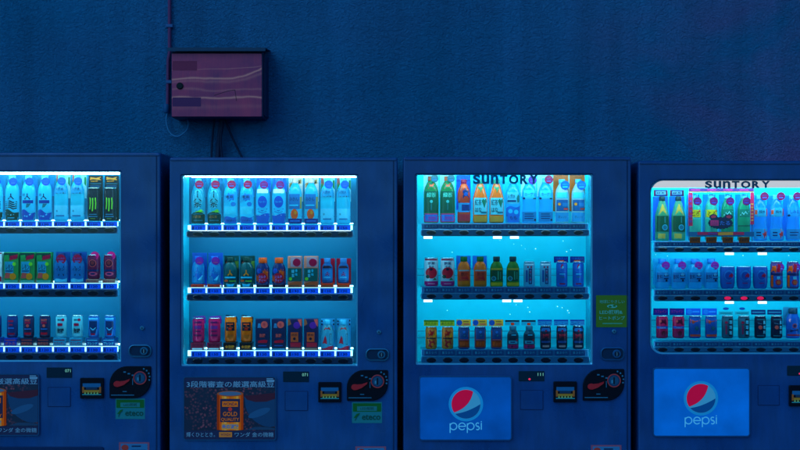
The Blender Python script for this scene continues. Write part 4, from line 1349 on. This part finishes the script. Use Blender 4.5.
            if bm_ is None:
                m = MB()
                zb2, rz = (zl0 + zl1) / 2, (zl1 - zl0) * .34
                rx = pitch * PXM * (.33 if style == 'bar' else .30)
                n = 20
                m.slab([(cxt + rx * cos(2 * pi * j / n), zb2 + rz * sin(2 * pi * j / n)) for j in range(n)], yf - .018, yf - .013, BUTTON, .0025)
                bm_, first = part(m, 'select_button', sh), cxt
            else:
                q = bm_.copy()
                COL.objects.link(q)
                q.parent = sh
                q.location.x += cxt - first
        for i in s.get('sold', {}).get(k, ()):
            cxt = X(s['c0'] + pitch * i, yf)
            m = MB()
            n = 14
            zc = (zl0 + zl1) / 2
            m.slab([(cxt - .004 + .017 * cos(2 * pi * j / n), zc + .009 * sin(2 * pi * j / n)) for j in range(n)], yf - .0205, yf - .0182, lamp_mat((.9, .01, .12), .75, (.3, .01, .03)))
            part(m, 'sold_out_lamp', sh)
        for i in s.get('offer', {}).get(k, ()):
            cxt = X(s['c0'] + pitch * i, yf)
            m = MB()
            m.box(cxt - .026, cxt + .026, yf - .008, yf - .0045, ztag1 - .004, ztag1 + .025, paint((.95, .10, .0), .4))
            Ink(m, flat(yf - .008)).text('130円', cxt, ztag1 + .0105, .016, paint((.10, .03, .02), .4), 1, w=.043, bold=.03)
            part(m, 'offer_tag', sh)
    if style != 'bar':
        # glints on the plastic backing, put in as small glowing discs
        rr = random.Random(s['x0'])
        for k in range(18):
            z = Z(rr.choice([240 + rr.random() * 14, 303 + rr.random() * 12]) - s.get('glint_dy', 0), yb)
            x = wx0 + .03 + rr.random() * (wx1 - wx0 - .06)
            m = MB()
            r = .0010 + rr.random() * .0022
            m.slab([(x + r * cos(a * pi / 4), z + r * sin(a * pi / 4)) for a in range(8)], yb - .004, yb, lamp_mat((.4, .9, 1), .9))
            part(m, 'glint_disc')
    # rails behind the cans
    if style != 'bar':
        for k in (1, 2):
            base = s['shelves'][k][0]
            for dz in (12, 18.5):
                m = MB()
                m.box(wx0 + .01, wx1 - .01, yb - .03, yb - .026, Z(base - dz, yb) - .0035, Z(base - dz, yb), paint((.02, .32, .48), .3))
                part(m, 'guide_rail')
    # ---- lower door fittings
    P = s['panel']
    ax0, ax1, az0, az1 = X(P['ad'][0]), X(P['ad'][1]), Z(P['ad'][3]), Z(P['ad'][2])
    m = MB()
    if s['ad'] == 'coffee':
        coffee_advert(m, ax0, ax1, az0, az1, -.008)
        part(m, 'advert_panel')
        m = MB()
        m.loops([[(x, -.0105, z) for x, z in rounded(ax0 - .002, az0 - .002, ax1 + .002, az1 + .002, .013, 4)], [(x, -.0105, z) for x, z in rounded(ax0 + .002, az0 + .002, ax1 - .002, az1 - .002, .011, 4)]], paint((.012, .10, .22), .25))
        part(m, 'advert_frame')
    else:
        m.slab(rounded(ax0, az0, ax1, az1, .014, 5), -.010, .0, s['adm'], .002)
        ik = Ink(m, flat(-.010))
        gx, gz = X(P['globe'][0]), Z(P['globe'][1])
        r = P['globe'][2] * PXM
        globe(ik, gx, gz, r, 1)
        word_pepsi(ik, gx, gz - r * 1.52, r * .46, lamp_mat((.10, .62, .95), .32, (.08, .45, .70)), 1)
        part(m, 'advert_panel')
        m = MB()
        m.loops([[(x, y, z) for x, z in rounded(ax0 - o, az0 - o, ax1 + o, az1 + o, .014 + o, 5)] for y, o in ((-.001, .004), (-.012, .003), (-.0125, -.001), (-.0102, -.003))], paint((.012, .09, .24), .3))
        part(m, 'advert_frame')
    if 'lcd' in P:
        a, b2, c, d = P['lcd']
        m = MB()
        m.box(X(a), X(c), -.005, .0, Z(d), Z(b2), paint((.006, .030, .05), .15), .0015)
        sc = part(m, 'price_display')
        m = MB()
        ik = Ink(m, flat(-.005))
        ik.text(s.get('lcdtext', '071'), X(c - 3.8), Z(b2 + 3.2), .015, screen_lamp((.25, .9, .75), .55), 1, w=.028)
        part(m, 'digits', sc)
        if s.get('dot'):
            m = MB()
            cx, cz = X(s['dot'][0]), Z(s['dot'][1])
            m.slab([(cx + .006 * cos(j * pi / 5), cz + .005 * sin(j * pi / 5)) for j in range(10)], -.0065, -.005, screen_lamp((.95, .02, .12), .7))
            part(m, 'status_light', sc)
    a, b2, c, d = P['hatch']
    m = MB()
    ha = [(x, z) for x, z in rounded(X(a), Z(d), X(c), Z(b2), .004, 2)]
    hi = [(x, z) for x, z in rounded(X(a) + .0035, Z(d) + .0035, X(c) - .0035, Z(b2) - .0035, .003, 2)]
    m.slab(hi, -.0035, .0, cab, .001)
    m.loops([[(x, -.0008, z) for x, z in ha], [(x, -.0008, z) for x, z in hi]], paint((.004, .03, .12), .5))
    part(m, 'coin_hatch')
    a, b2, c, d = P['note']
    m = MB()
    nx0, nx1, nz0, nz1 = X(a), X(c), Z(d), Z(b2)
    w, h = nx1 - nx0, nz1 - nz0
    m.slab(rounded(nx0, nz0, nx1, nz1, .004, 2), -.014, .0, BLK, .003)
    nt = part(m, 'note_slot')
    m = MB()
    ik = Ink(m, flat(-.014))
    ik.rect(nx0 + w * .12, nz0 + h * .55, nx1 - w * .12, nz0 + h * .74, paint((.02, .16, .34), .3), 1)
    ik.rect(nx0 + w * .10, nz0 + h * .28, nx0 + w * .18, nz0 + h * .58, paint((.75, .14, .03), .3), 2)
    ik.rect(nx1 - w * .18, nz0 + h * .28, nx1 - w * .10, nz0 + h * .58, paint((.75, .14, .03), .3), 2)
    ik.rect(nx0 + w * .18, nz0 + h * .30, nx1 - w * .18, nz0 + h * .42, paint((.80, .26, .03), .3), 3)
    ik.rect(nx0 + w * .26, nz0 + h * .44, nx1 - w * .26, nz0 + h * .54, paint((.02, .05, .10), .3), 3)
    for j in range(5):
        ik.poly([(nx0 + w * (.18 + .13 * j), nz0 + h * .22), (nx0 + w * (.28 + .13 * j), nz0 + h * .22), (nx0 + w * (.23 + .13 * j), nz0 + h * .34)], paint((.55, .60, .15), .3), 4)
    ik.rect(nx0 + w * .10, nz0 + h * .17, nx1 - w * .10, nz0 + h * .22, paint((.03, .35, .38), .3), 2)
    part(m, 'note_mouth', nt)
    if 'coin' in P:
        a, b2, c, d = P['coin']
        cx0, cx1, cz0, cz1 = X(a), X(c), Z(d), Z(b2)
        w, h = cx1 - cx0, cz1 - cz0
        m = MB()
        big = h * .55
        pts = []
        for ccx, ccz, a0, r in ((cx0 + .004, cz0 + .004, 180, .004), (cx1 - big, cz0 + big, 270, big), (cx1 - .006, cz1 - .006, 0, .006), (cx0 + big, cz1 - big, 90, big)):
            pts += [(ccx + r * cos(radians(a0 + 90 * j / 8)), ccz + r * sin(radians(a0 + 90 * j / 8))) for j in range(9)]
        m.slab(pts, -.012, .0, BLK, .003)
        ik = Ink(m, flat(-.012))
        g = paint((.04, .20, .32), .4)
        for j in range(3):
            ik.rect(cx0 + w * (.34 + .1 * j), cz1 - h * (.20 + .05 * j), cx0 + w * (.40 + .1 * j), cz1 - h * (.16 + .05 * j), g, 1)
        for j in range(5):
            q = radians(70 - 22 * j)
            ik.oval(cx0 + w * .76 + w * .215 * cos(q), cz0 + h * .66 + w * .215 * sin(q), .0045, .0045, g, 1, 8)
        ik.rect(cx0 + w * .04, cz0 + h * .09, cx0 + w * .60, cz0 + h * .115, g, 1)
        ik.rect(cx0 + w * .32, cz0 + h * .20, cx0 + w * .42, cz0 + h * .225, g, 1)
        ik.rect(cx0 + w * .555, cz0 + h * .42, cx0 + w * .57, cz0 + h * .62, g, 1)
        cp = part(m, 'coin_panel')
        m = MB()
        rm = paint((.80, .022, .03), .35)
        L0, L1 = (cx0 + w * .20, cz0 + h * .45), (cx0 + w * .50, cz0 + h * .60)
        out = [(L0[0] + w * .095 * cos(radians(q)), L0[1] + w * .075 * sin(radians(q))) for q in range(60, 301, 24)]
        out += [(L0[0] + w * .16, L0[1] - h * .03), (L1[0], L1[1] - h * .035), (L1[0], L1[1] + h * .01), (L0[0] + w * .17, L0[1] + h * .10)]
        m.slab(out, -.022, -.012, rm, .002)
        part(m, 'return_lever', cp)
        m = MB()
        ccx, ccz = cx0 + w * .745, cz0 + h * .64
        n = 26
        R = w * .165
        m.slab([(ccx + R * cos(2 * pi * j / n), ccz + R * sin(2 * pi * j / n)) for j in range(n)], -.018, -.012, paint((.02, .05, .11), .3), .002)
        ik = Ink(m, flat(-.018))
        ik.ring(ccx, ccz, R * .99, R * .14, paint((.85, .05, .05), .35), 1)
        ik.oval(ccx, ccz, R * .66, R * .66, paint((.03, .13, .24), .25, .4), 1, 22)
        ik.rect(ccx - R * .10, ccz - R * .5, ccx + R * .10, ccz + R * .5, paint((.004, .01, .02), .3), 2)
        ik.rect(ccx - R * .4, ccz - R * .36, ccx - R * .18, ccz + R * .1, paint((.08, .3, .42), .3), 2)
        part(m, 'coin_slot', cp)
    if 'lock' in P:
        a, b2, c, d = P['lock']
        lx0, lx1, lz0, lz1 = X(a), X(c), Z(d), Z(b2)
        h = lz1 - lz0
        m = MB()
        rm = paint((.04, .20, .34), .25, .5) if style == 'bar' else paint((.02, .12, .28), .3, .4)
        rings = [(-.001, 0), (-.010, .002), (-.011, .006), (-.003, .009)]
        m.loops([[(x, y, z) for x, z in rounded(lx0 + o, lz0 + o, lx1 - o, lz1 - o, h * .42 - o, 6)] for y, o in rings], rm)
        q = rounded(lx0 + .009, lz0 + .009, lx1 - .009, lz1 - .009, h * .42 - .009, 6)
        m.add([(x, -.003, z) for x, z in q], [tuple(range(len(q)))], paint((.006, .03, .075), .3))
        lk = part(m, 'lock_handle')
        m = MB()
        ccx, ccz, R = lx1 - (lx1 - lx0) * .33, (lz0 + lz1) / 2, h * .31
        n = 22
        m.slab([(ccx + R * cos(2 * pi * j / n), ccz + R * sin(2 * pi * j / n)) for j in range(n)], -.013, -.002, rm, .003)
        ik = Ink(m, flat(-.013))
        ik.oval(ccx, ccz, R * .6, R * .6, paint((.006, .02, .05), .3), 1)
        ik.rect(ccx - R * .1, ccz - R * .45, ccx + R * .1, ccz + R * .45, METAL, 2)
        part(m, 'lock_cylinder', lk)
        m = MB()
        ccx, ccz, R = X(P['screw'][0]), Z(P['screw'][1]), .011
        m.slab([(ccx + R * cos(2 * pi * j / n), ccz + R * sin(2 * pi * j / n)) for j in range(n)], -.009, .0, paint((.08, .30, .45), .25, .6), .003)
        Ink(m, flat(-.009)).oval(ccx, ccz, R * .4, R * .4, paint((.01, .04, .1), .4), 1)
        part(m, 'key_stud')
    if 'eco' in P:
        a, b2, c, d = P['eco']
        ex0, ex1, ez0, ez1 = X(a), X(c), Z(d), Z(b2)
        w, h = ex1 - ex0, ez1 - ez0
        m = MB()
        m.box(ex0, ex1, -.0012, .0003, ez0, ez1, paint((.02, .24, .25), .5))
        ik = Ink(m, flat(-.0012))
        gm, dk = paint((.008, .15, .02), .5), paint((.006, .085, .06), .5)
        ik.rect(ex0 + w * .03, ez0 + h * .54, ex1 - w * .03, ez1 - h * .06, gm, 1)
        ik.rect(ex0 + w * .17, ez0 + h * .58, ex1 - w * .17, ez0 + h * .80, paint((.03, .24, .22), .5), 2)
        ik.text('LED照明', ex0 + w * .5, ez0 + h * .69, h * .14, dk, 3, w=w * .44)
        ik.text('eteco', ex0 + w * .64, ez0 + h * .28, h * .26, dk, 2, w=w * .62, bold=.02)
        ik.poly([(ex0 + w * .05, ez0 + h * .24), (ex0 + w * .14, ez0 + h * .26), (ex0 + w * .27, ez0 + h * .48), (ex0 + w * .16, ez0 + h * .44)], gm, 2)
        ik.stroke([(ex0 + w * .10, ez0 + h * .12), (ex0 + w * .16, ez0 + h * .30), (ex0 + w * .24, ez0 + h * .42)], w * .02, dk, 3)
        part(m, 'eco_sticker')
    if 'warn' in P:
        a, b2, c, d = P['warn']
        ex0, ex1, ez0, ez1 = X(a), X(c), Z(d), Z(b2)
        w, h = ex1 - ex0, ez1 - ez0
        m = MB()
        m.box(ex0, ex1, -.0012, .0003, ez0, ez1, paint((.55, .10, .16), .5))
        ik = Ink(m, flat(-.0012))
        ik.rect(ex0 + w * .06, ez0 + h * .06, ex1 - w * .06, ez1 - h * .08, paint((.05, .22, .42), .5), 1)
        ik.oval(ex0 + w * .20, ez1 - h * .30, w * .12, w * .10, paint((.75, .05, .04), .5), 2)
        ik.rect(ex0 + w * .42, ez1 - h * .26, ex0 + w * .72, ez1 - h * .18, paint((.01, .03, .1), .5), 2)
        ik.rect(ex0 + w * .42, ez1 - h * .48, ex0 + w * .88, ez1 - h * .42, paint((.01, .05, .15), .5), 2)
        ik.rect(ex0 + w * .10, ez1 - h * .74, ex0 + w * .88, ez1 - h * .68, paint((.01, .05, .15), .5), 2)
        part(m, 'warning_sticker')
    if 'notice' in P:
        a, b2, c, d = P['notice']
        ex0, ex1, ez0, ez1 = X(a), X(c), Z(d), Z(b2)
        w, h = ex1 - ex0, ez1 - ez0
        m = MB()
        m.slab(rounded(ex0, ez0, ex1, ez1, .004, 2), -.002, .0003, paint((.11, .21, .015), .5))
        ik = Ink(m, flat(-.002))
        lt = paint((.16, .56, .40), .5)
        ik.text('地球にやさしい', ex0 + w * .5, ez0 + h * .80, h * .11, lt, 1, w=w * .78)
        ik.oval(ex0 + w * .50, ez0 + h * .655, w * .16, h * .055, lt, 1)
        ik.oval(ex0 + w * .44, ez0 + h * .645, w * .05, h * .03, paint((.04, .20, .03), .5), 2)
        ik.oval(ex0 + w * .57, ez0 + h * .67, w * .05, h * .03, paint((.04, .20, .03), .5), 2)
        ik.text('LED照明&', ex0 + w * .47, ez0 + h * .47, h * .13, lt, 1, w=w * .72, bold=.012)
        ik.text('ヒートポンプ', ex0 + w * .5, ez0 + h * .29, h * .12, lt, 1, w=w * .80, bold=.012)
        ik.rect(ex0 + w * .2, ez0 + h * .10, ex0 + w * .82, ez0 + h * .135, paint((.10, .40, .22), .5), 1)
        part(m, 'green_notice')
    # product flap, under the photo's lower edge
    m = MB()
    ox0, ox1 = X(P['flap'][0]), X(P['flap'][1])
    zt = Z(P['flap'][2])
    m.slab(rounded(ox0, zt - .24, ox1, zt, .012, 4), -.010, .0, DARKB, .004)
    fl = part(m, 'delivery_tray')
    m = MB()
    m.slab(rounded(ox0 + .02, zt - .22, ox1 - .02, zt - .025, .008, 3), -.018, -.0105, paint((.01, .05, .16), .2), .003)
    part(m, 'tray_flap', fl)
    return t


LED_TOP = (.46, .90, 1.0)
BACK_DIM = glow_panel('pale_blue_back_panel', (.001, .105, .20), (0, 0, 0), 0, .05)
BACK_LIT = glow_panel('backlit_cyan_panel', (.001, .44, .60), (.0, .52, .72), .26, .12)

M1_SH = ((221, 221.5, 226.5, 226.8, 233.5), (283, 283.5, 288.8, 289.2, 297), (346.2, 346.8, 352.2, 352.8, 360.8))
M2_SH = ((224.3, 225, 230.4, 230.8, 237.4), (287.4, 288, 293.4, 293.8, 300.8), (350.4, 351, 356.6, 357.2, 364.6))
M3_SH = ((223, 224, 228.6, 229.0, 236.2), (286.8, 287.4, 292.4, 292.8, 299.6), (348.8, 350, 355.2, 356, 364))
M4_SH = ((240.6, 242, 246, 246.4, 252.4), (288.6, 290.2, 294.6, 295, 301.2), (338, 342, 346.2, 346.6, 352.4))

vending(dict(x0=-68, x1=160.5, top=152.6, wx0=-57, wx1=121, wtop=171, wbot=362, cab=CAB, style='bar', back=BACK_DIM, top_e=20.0, lamp_h=.014, tag_e=2.0, rear_e=7, side_e=9, under_e=(27, 27, 7),
    label='blue drink machine cut off by the photo edge, energy cans on its top shelf', sx0=-50, sx1=117.5, pitch=16.3, c0=-36.7, shelves=M1_SH, ad='coffee', lcdtext='071',
    panel=dict(ad=(-53, 39.5, 374, 435), lcd=(46.8, 367.4, 72, 377.6), hatch=(47.6, 387, 71, 407), note=(80.6, 377.6, 104.2, 398.2), coin=(110, 366, 151.2, 398), lock=(128.6, 344.2, 152, 357.4), screw=(142.3, 328), eco=(115.6, 398.4, 145, 419), warn=(119, 442.2, 149.4, 460), flap=(-50, 104, 446.5))))
vending(dict(x0=169.3, x1=397.5, top=157.4, wx0=181, wx1=357.8, wtop=174.8, wbot=366.2, cab=CAB, style='bar', back=BACK_DIM, top_e=20.0, tag_e=2.0, rear_e=7, side_e=9, under_e=(27, 27, 7),
    label='blue drink machine below the meter box, coffee advert with gold can', sx0=187.5, sx1=352.5, pitch=16.12, c0=198.3, shelves=M2_SH, ad='coffee', lcdtext='071',
    panel=dict(ad=(184, 276, 376.8, 439.6), lcd=(283.2, 371.4, 308.8, 381.8), hatch=(284.8, 391, 308.2, 411), note=(318.4, 381.8, 341.4, 402), coin=(347, 369.8, 388, 400.6), lock=(365.4, 348, 389.4, 361), screw=(379, 332), eco=(352, 402, 382, 423), warn=(355.4, 446.4, 386, 464), flap=(186, 340, 452))))
AD3 = glow_panel('blue_advert_face', (.003, .12, .44), (.0, .10, .42), .22, .45)
AD4 = glow_panel('bright_blue_advert_face', (.003, .15, .56), (.0, .13, .52), .38, .4)
vending(dict(x0=403.2, x1=631.2, top=156.8, wx0=415.6, wx1=592.8, wtop=174, wbot=365, cab=CAB4, style='plain', back=BACK_LIT, top_e=30, tag_e=1, side_e=7, under_e=(15, 15, 4),
    label='blue drink machine with square-cornered window and green notice beside it', sx0=421.5, sx1=588.5, pitch=16.33, c0=431.2, shelves=M3_SH, ad='globe', adm=AD3, leds=((428, 497.5, 514.5), (428, 506.8, 518)), dot=(529.4, 379), lcdtext='111', wr=.008,
    panel=dict(ad=(419.4, 511.2, 376.4, 439.6), globe=(465.8, 403.8, 14.6), lcd=(518.6, 371, 544.2, 381), hatch=(520, 390, 543.4, 410), note=(553.2, 381.2, 576.6, 402), coin=(582.6, 368.8, 624, 400.4), lock=(600, 346.8, 624.6, 360.6), screw=(614, 331.4), notice=(596, 295.2, 628, 327.2), warn=(591, 445, 621.4, 463), flap=(424, 578, 450.5))))
vending(dict(x0=638.2, x1=866.5, top=160.8, wx0=650, wx1=827, wtop=179.6, wbot=354.4, cab=CAB4, style='header', back=BACK_LIT, top_e=30, tag_e=1, side_e=7, under_e=(15, 15, 4), hbot=187.6, wr=.062,
    label='blue drink machine with rounded window and white lit header, cut by photo edge', sx0=654, sx1=823, pitch=16.35, c0=662, shelves=M4_SH, ad='globe', adm=AD4, leds=((729.5, 762.5), (729.5, 762.5)), lcdtext='111', dot=(799.5, 373.5), sold={1: (4, 5, 6)}, offer={0: (2, 3, 4, 5)}, glint_dy=-6, 
    panel=dict(ad=(653, 749, 368, 435.8), globe=(700.4, 398, 14.6), lcd=(787, 365.6, 812, 375.4), hatch=(757.6, 385.2, 779.6, 405.6), note=(788.4, 385, 812, 406), coin=(818, 362, 859, 394), flap=(660, 810, 451))))

# ------------------------------------------------------------------ drinks on the shelves
c1 = [-3.9 + 16.3 * i for i in range(8)]
stock(1, 0, c1, 221, ['green_wave', 'green_wave', 'blue_wave', 'blue_wave', 'spring_water', 'spring_water', 'energy', 'energy'])
stock(1, 1, c1, 283, ['red_white', 'lemon', 'lemon', 'lemon', 'blue_lattice', 'blue_lattice', 'maroon', 'maroon'])
stock(1, 2, c1, 346.2, ['navy_can', 'navy_can', 'black_can', 'black_can', 'silver_can', 'silver_can', 'blue_can', 'blue_can'])
c2 = [198.4 + 16.12 * i for i in range(10)]
stock(2, 0, c2, 224.3, ['kanji_tea', 'kanji_tea', 'ribbon_soda', 'ribbon_soda', 'dot_milk', 'dot_milk', 'orange_fruit', 'orange_fruit', 'spring_water', 'spring_water'])
stock(2, 1, c2, 287.4, ['shield', 'shield', 'green_emblem', 'green_emblem', 'flame', 'flame', 'salmon_tea', 'salmon_tea', 'crimson_bottle', 'crimson_bottle'])
stock(2, 2, c2, 350.4, ['red_can', 'red_can', 'gold_can', 'gold_can', 'night_can', 'night_can', 'brown_can', 'brown_can', 'red_shoulder', 'red_shoulder'])
c3 = [431.2 + 16.33 * i for i in range(10)]
stock(3, 0, c3, 223, ['green_tea', 'green_tea', 'orange_tea', 'leaf_tea', 'leaf_tea', 'lattice_water', 'clear_purple', 'clear_crimson', 'orange_card', 'orange_card'])
stock(3, 1, c3, 286.8, ['tomato', 'tomato', 'orange_juice', 'orange_juice', 'short_tea', 'short_tea', 'slim_can', 'slim_can', 'cola_can', 'cola_can'])
stock(3, 2, c3, 348.8, ['fire_can', 'fire_can', 'dusk_can', 'dusk_can', 'dusk_can', 'robot_can', 'robot_can', 'ember_can', 'ember_can', 'ember_can'])
c4 = [662 + 16.35 * i for i in range(9)]
stock(4, 0, c4, 240.6, ['long_neck', 'long_neck', 'yellow_label', 'yellow_label', 'script_green', 'script_green', 'red_block', 'red_block', 'script_clear'])
stock(4, 1, c4, 288.6, ['crystal', 'crystal', 'crystal', 'crystal', 'swirl_cup', 'swirl_cup', 'swirl_cup', 'carnival', 'carnival'])
stock(4, 2, c4, 338, ['scarlet_can', 'scarlet_can', 'marine_can', 'marine_can', 'tall_letters', 'tall_letters', 'orange_dot', 'orange_dot', 'blue_flask'])

# promotional frame standing round four bottles in the last machine
FY0 = .104
fx0, fx1 = X(688.5, FY0), X(754, FY0)
pf = thing('promotion_frame', ((fx0 + fx1) / 2, FY0, Z(240.6, DEPTH)), 'magenta promotion frame with dark spiked badge standing round four green bottles', 'display frame')
po = tuple(pf.location)
m = MB()
mg = paint((.50, .006, .06), .45)
m.box(fx0, X(692.6, FY0), FY0, FY0 + .002, Z(226, FY0), Z(192.6, FY0), mg)
ik = Ink(m, flat(FY0))
for j in range(6):
    ik.rect(X(689.3, FY0), Z(197.5 + 5 * j, FY0), X(691.8, FY0), Z(195 + 5 * j, FY0), paint((.22, .02, .20), .5), 1)
m.build('side_banner', pf, po)
m = MB()
m.box(X(750.4, FY0), fx1, FY0, FY0 + .002, Z(224.5, FY0), Z(192.6, FY0), mg)
ik = Ink(m, flat(FY0))
for j in range(6):
    ik.rect(X(751, FY0), Z(205 + 3.2 * j, FY0), X(753.4, FY0), Z(203.4 + 3.2 * j, FY0), paint((.65, .2, .05), .5), 1)
m.build('side_banner', pf, po)
m = MB()
m.box(fx0, fx1, FY0, FY0 + .002, Z(192.4, FY0), Z(188.2, FY0), paint((.10, .012, .14), .45))
ik = Ink(m, flat(FY0))
ik.rect(fx0, Z(192.3, FY0), fx1, Z(191.6, FY0), paint((.55, .28, .03), .45), 1)
for j in range(4):
    ik.rect(X(691 + 16.2 * j, FY0), Z(190.8, FY0), X(700 + 16.2 * j, FY0), Z(189, FY0), paint((.42, .01, .16), .5), 1)
m.build('top_strip', pf, po)
m = MB()
m.box(fx0, fx1, FY0, FY0 + .002, Z(236.6, FY0), Z(231.8, FY0), paint((.008, .08, .20), .45))
ik = Ink(m, flat(FY0))
ik.rect(X(697.5, FY0), Z(234.8, FY0), X(744, FY0), Z(232, FY0), mg, 1)
ik.rect(X(718, FY0), Z(235.2, FY0), X(733, FY0), Z(232.2, FY0), paint((.72, .20, .02), .5), 2)
ik.rect(X(708, FY0), Z(234.2, FY0), X(717, FY0), Z(232.8, FY0), paint((.2, .02, .2), .5), 2)
m.build('bottom_strip', pf, po)
for px in (fx0 + .001, X(751.8, FY0)):
    m = MB()
    m.box(px, px + .005, FY0 + .0022, FY0 + .006, Z(240.6, DEPTH), Z(189, FY0), paint((.02, .14, .30), .4))
    m.build('upright', pf, po)
m = MB()
bx, bz = X(720.3, FY0), Z(223, FY0)
pts = []
for j in range(44):
    q = 2 * pi * j / 44
    r = 1.0 if j % 2 else .90
    pts.append((bx + .066 * r * cos(q), bz + .032 * r * sin(q)))
m.slab(pts, FY0 - .006, FY0 - .003, paint((.006, .010, .05), .4))
for dx in (-.036, .042):
    n = 16
    m.slab([(bx + dx + .021 * cos(2 * pi * j / n), bz + .030 + .015 * sin(2 * pi * j / n)) for j in range(n)], FY0 - .0045, FY0 - .002, paint((.012, .012, .05), .4))
    Ink(m, flat(FY0 - .0045)).oval(bx + dx, bz + .032, .013, .008, paint((.40, .02, .06), .4), 1, 12)
ik = Ink(m, flat(FY0 - .006))
ik.rect(bx - .052, bz - .014, bx - .010, bz + .014, paint((.60, .02, .14), .4), 1)
ik.text('当', bx - .031, bz, .020, paint((.2, .02, .12), .4), 2, w=.030)
ik.text('たる', bx + .022, bz, .022, paint((.03, .10, .40), .4), 1, w=.052, bold=.02)
m.build('badge', pf, po)

# ------------------------------------------------------------------ meter box, pipe and cables on the wall
BY = WALL_Y - .20                        # front of the meter box
bx0, bx1, bz0, bz1 = X(171, BY), X(262.5, BY), Z(117.3, BY), Z(52.4, BY)
mx = thing('meter_box', ((bx0 + bx1) / 2, WALL_Y, bz0), 'reddish metal meter box with sloping lid fixed high on the wall', 'meter box')
mo = tuple(mx.location)
DK = paint((.020, .030, .085), .5)
m = MB()
m.box(bx0, bx1 + .004, BY + .006, WALL_Y - .001, bz0, bz1 + .006, DK, .004)
m.build('box', mx, mo)
m = MB()
m.slab(rounded(bx0 + .004, bz0 + .004, bx1 - .004, bz1 - .006, .004, 2), BY, BY + .005, door_sheen_mat(), .001)
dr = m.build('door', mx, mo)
m = MB()
ik = Ink(m, flat(BY))
ik.rect(X(172.5, BY), Z(70.5, BY), X(197, BY), Z(61, BY), paint((.36, .03, .08), .6), 1)
m.build('faded_sticker', dr, mo)
m = MB()
ik = Ink(m, flat(BY))
ik.rect(X(172.5, BY), Z(106.5, BY), X(201, BY), Z(97.5, BY), paint((.16, .026, .10), .6), 1)
m.build('faded_sticker', dr, mo)
m = MB()
lx, lz = X(180, BY), Z(86, BY)
m.slab([(lx + .019 * cos(j * pi / 10), lz + .019 * sin(j * pi / 10)) for j in range(20)], BY - .010, BY - .001, paint((.006, .006, .010), .4), .004)
m.build('knob', dr, mo)
m = MB()
fl = flat(BY, .0004)
ik = Ink(m, fl)
ik.stroke([(X(214, BY), Z(95.5, BY)), (X(228, BY), Z(91, BY)), (X(235, BY), Z(90, BY)), (X(236.5, BY), Z(101, BY))], .003, paint((.03, .012, .03), .6), 1)
m.build('scratch', dr, mo)
m = MB()
# lid: thin plate projecting over the door, higher at the wall, with a folded front edge
ax0, ax1 = bx0 - .015, bx1 + .020
zf, zw = bz1 + .018, bz1 + .040
sec = [(BY - .035, zf - .016), (BY - .032, zf - .016), (BY - .032, zf - .002), (WALL_Y - .002, zw - .004), (WALL_Y - .002, zw + .001), (BY - .035, zf + .004)]
n = len(sec)
vs = [(ax0, y, z) for y, z in sec] + [(ax1, y, z) for y, z in sec]
m.add(vs, [tuple(range(n)), tuple(range(2 * n - 1, n - 1, -1))] + [(i, n + i, n + (i + 1) % n, (i + 1) % n) for i in range(n)], paint((.02, .055, .11), .45))
m.build('lid', mx, mo)
m = MB()
m.box(bx1 + .0045, bx1 + .012, BY + .02, WALL_Y - .002, bz0 + .01, bz1 - .002, DK, .003)
m.build('side_flange', mx, mo)

cp = thing('conduit_pipe', (X(170, WALL_Y), WALL_Y - .02, Z(110, WALL_Y)), 'thin painted conduit pipe running down the wall beside the meter box', 'pipe')
co = tuple(cp.location)
PY = WALL_Y - .016
m = MB()
pipe_m = paint((.20, .04, .12), .5)
m.tube([(X(169.6, PY), PY, 5.1), (X(169.6, PY), PY, Z(53, PY)), (X(168.2, PY), PY, Z(60, PY)), (X(167.6, PY), PY, Z(112, PY))], .010, pipe_m)
m.build('pipe', cp, co)
for py in (26, 82):
    m = MB()
    m.box(X(166, PY), X(173, PY), PY - .013, WALL_Y - .001, Z(py + 1.6, PY), Z(py - 1.6, PY), paint((.05, .12, .28), .4), .002)
    m.build('clip', cp, co)
m = MB()
m.lathe([(.013, 0), (.017, .004), (.017, .045), (.012, .05)], paint((.015, .10, .24), .5), n=16, ox=X(166.5, PY), oy=PY - .004, oz=Z(113, PY))
m.build('end_fitting', cp, co)

CABLE = paint((.010, .020, .055), .55)
CABLE2 = paint((.03, .18, .34), .5)


def spline(pts, n=8):
    out = []
    for i in range(len(pts) - 1):
        p0, p1, p2, p3 = pts[max(0, i - 1)], pts[i], pts[i + 1], pts[min(len(pts) - 1, i + 2)]
        for k in range(n):
            t = k / n
            out.append(tuple(.5 * (2 * p1[j] + (p2[j] - p0[j]) * t + (2 * p0[j] - 5 * p1[j] + 4 * p2[j] - p3[j]) * t * t + (3 * p1[j] - p0[j] - 3 * p2[j] + p3[j]) * t ** 3) for j in range(3)))
    out.append(pts[-1])
    return out


def cable(label, pxs, r, mat, y=WALL_Y - .05):
    pts = spline([(X(a, y), y + dy, Z(b, y)) for a, b, dy in pxs])
    m = MB()
    m.tube(pts, r, mat, 8)
    o = m.build('cable', None, pts[0])
    o.location = pts[0]
    tag(o, label, 'cable', 'cables hanging below the meter box')


cable('thin dark cable on the outer side of the bundle below the meter box', [(214.5, 117.5, 0), (213, 128, .01), (211.5, 142, .02), (210.5, 165, .02)], .006, CABLE)
cable('thickest dark cable dropping straight from the meter box', [(222.5, 117.5, 0), (220.5, 130, 0), (218.5, 145, .01), (217, 168, .01)], .014, CABLE)
cable('thin cable curving away from the bundle below the meter box', [(225, 117.5, 0), (229, 130, .01), (235, 144, .02), (244, 162, .02)], .006, CABLE)
cable('thin cable crossing the thick one just below the meter box', [(224, 117.5, -.015), (222, 130, -.015), (221, 145, -.005), (223, 166, 0)], .006, CABLE)
cable('pale looped cable hanging from the conduit end to the meter box', [(166.2, 112, .03), (165.8, 122, .02), (170, 133, .01), (178, 136.5, 0), (186, 131, 0), (188.5, 124, 0), (186.5, 117.5, 0)], .005, CABLE2)
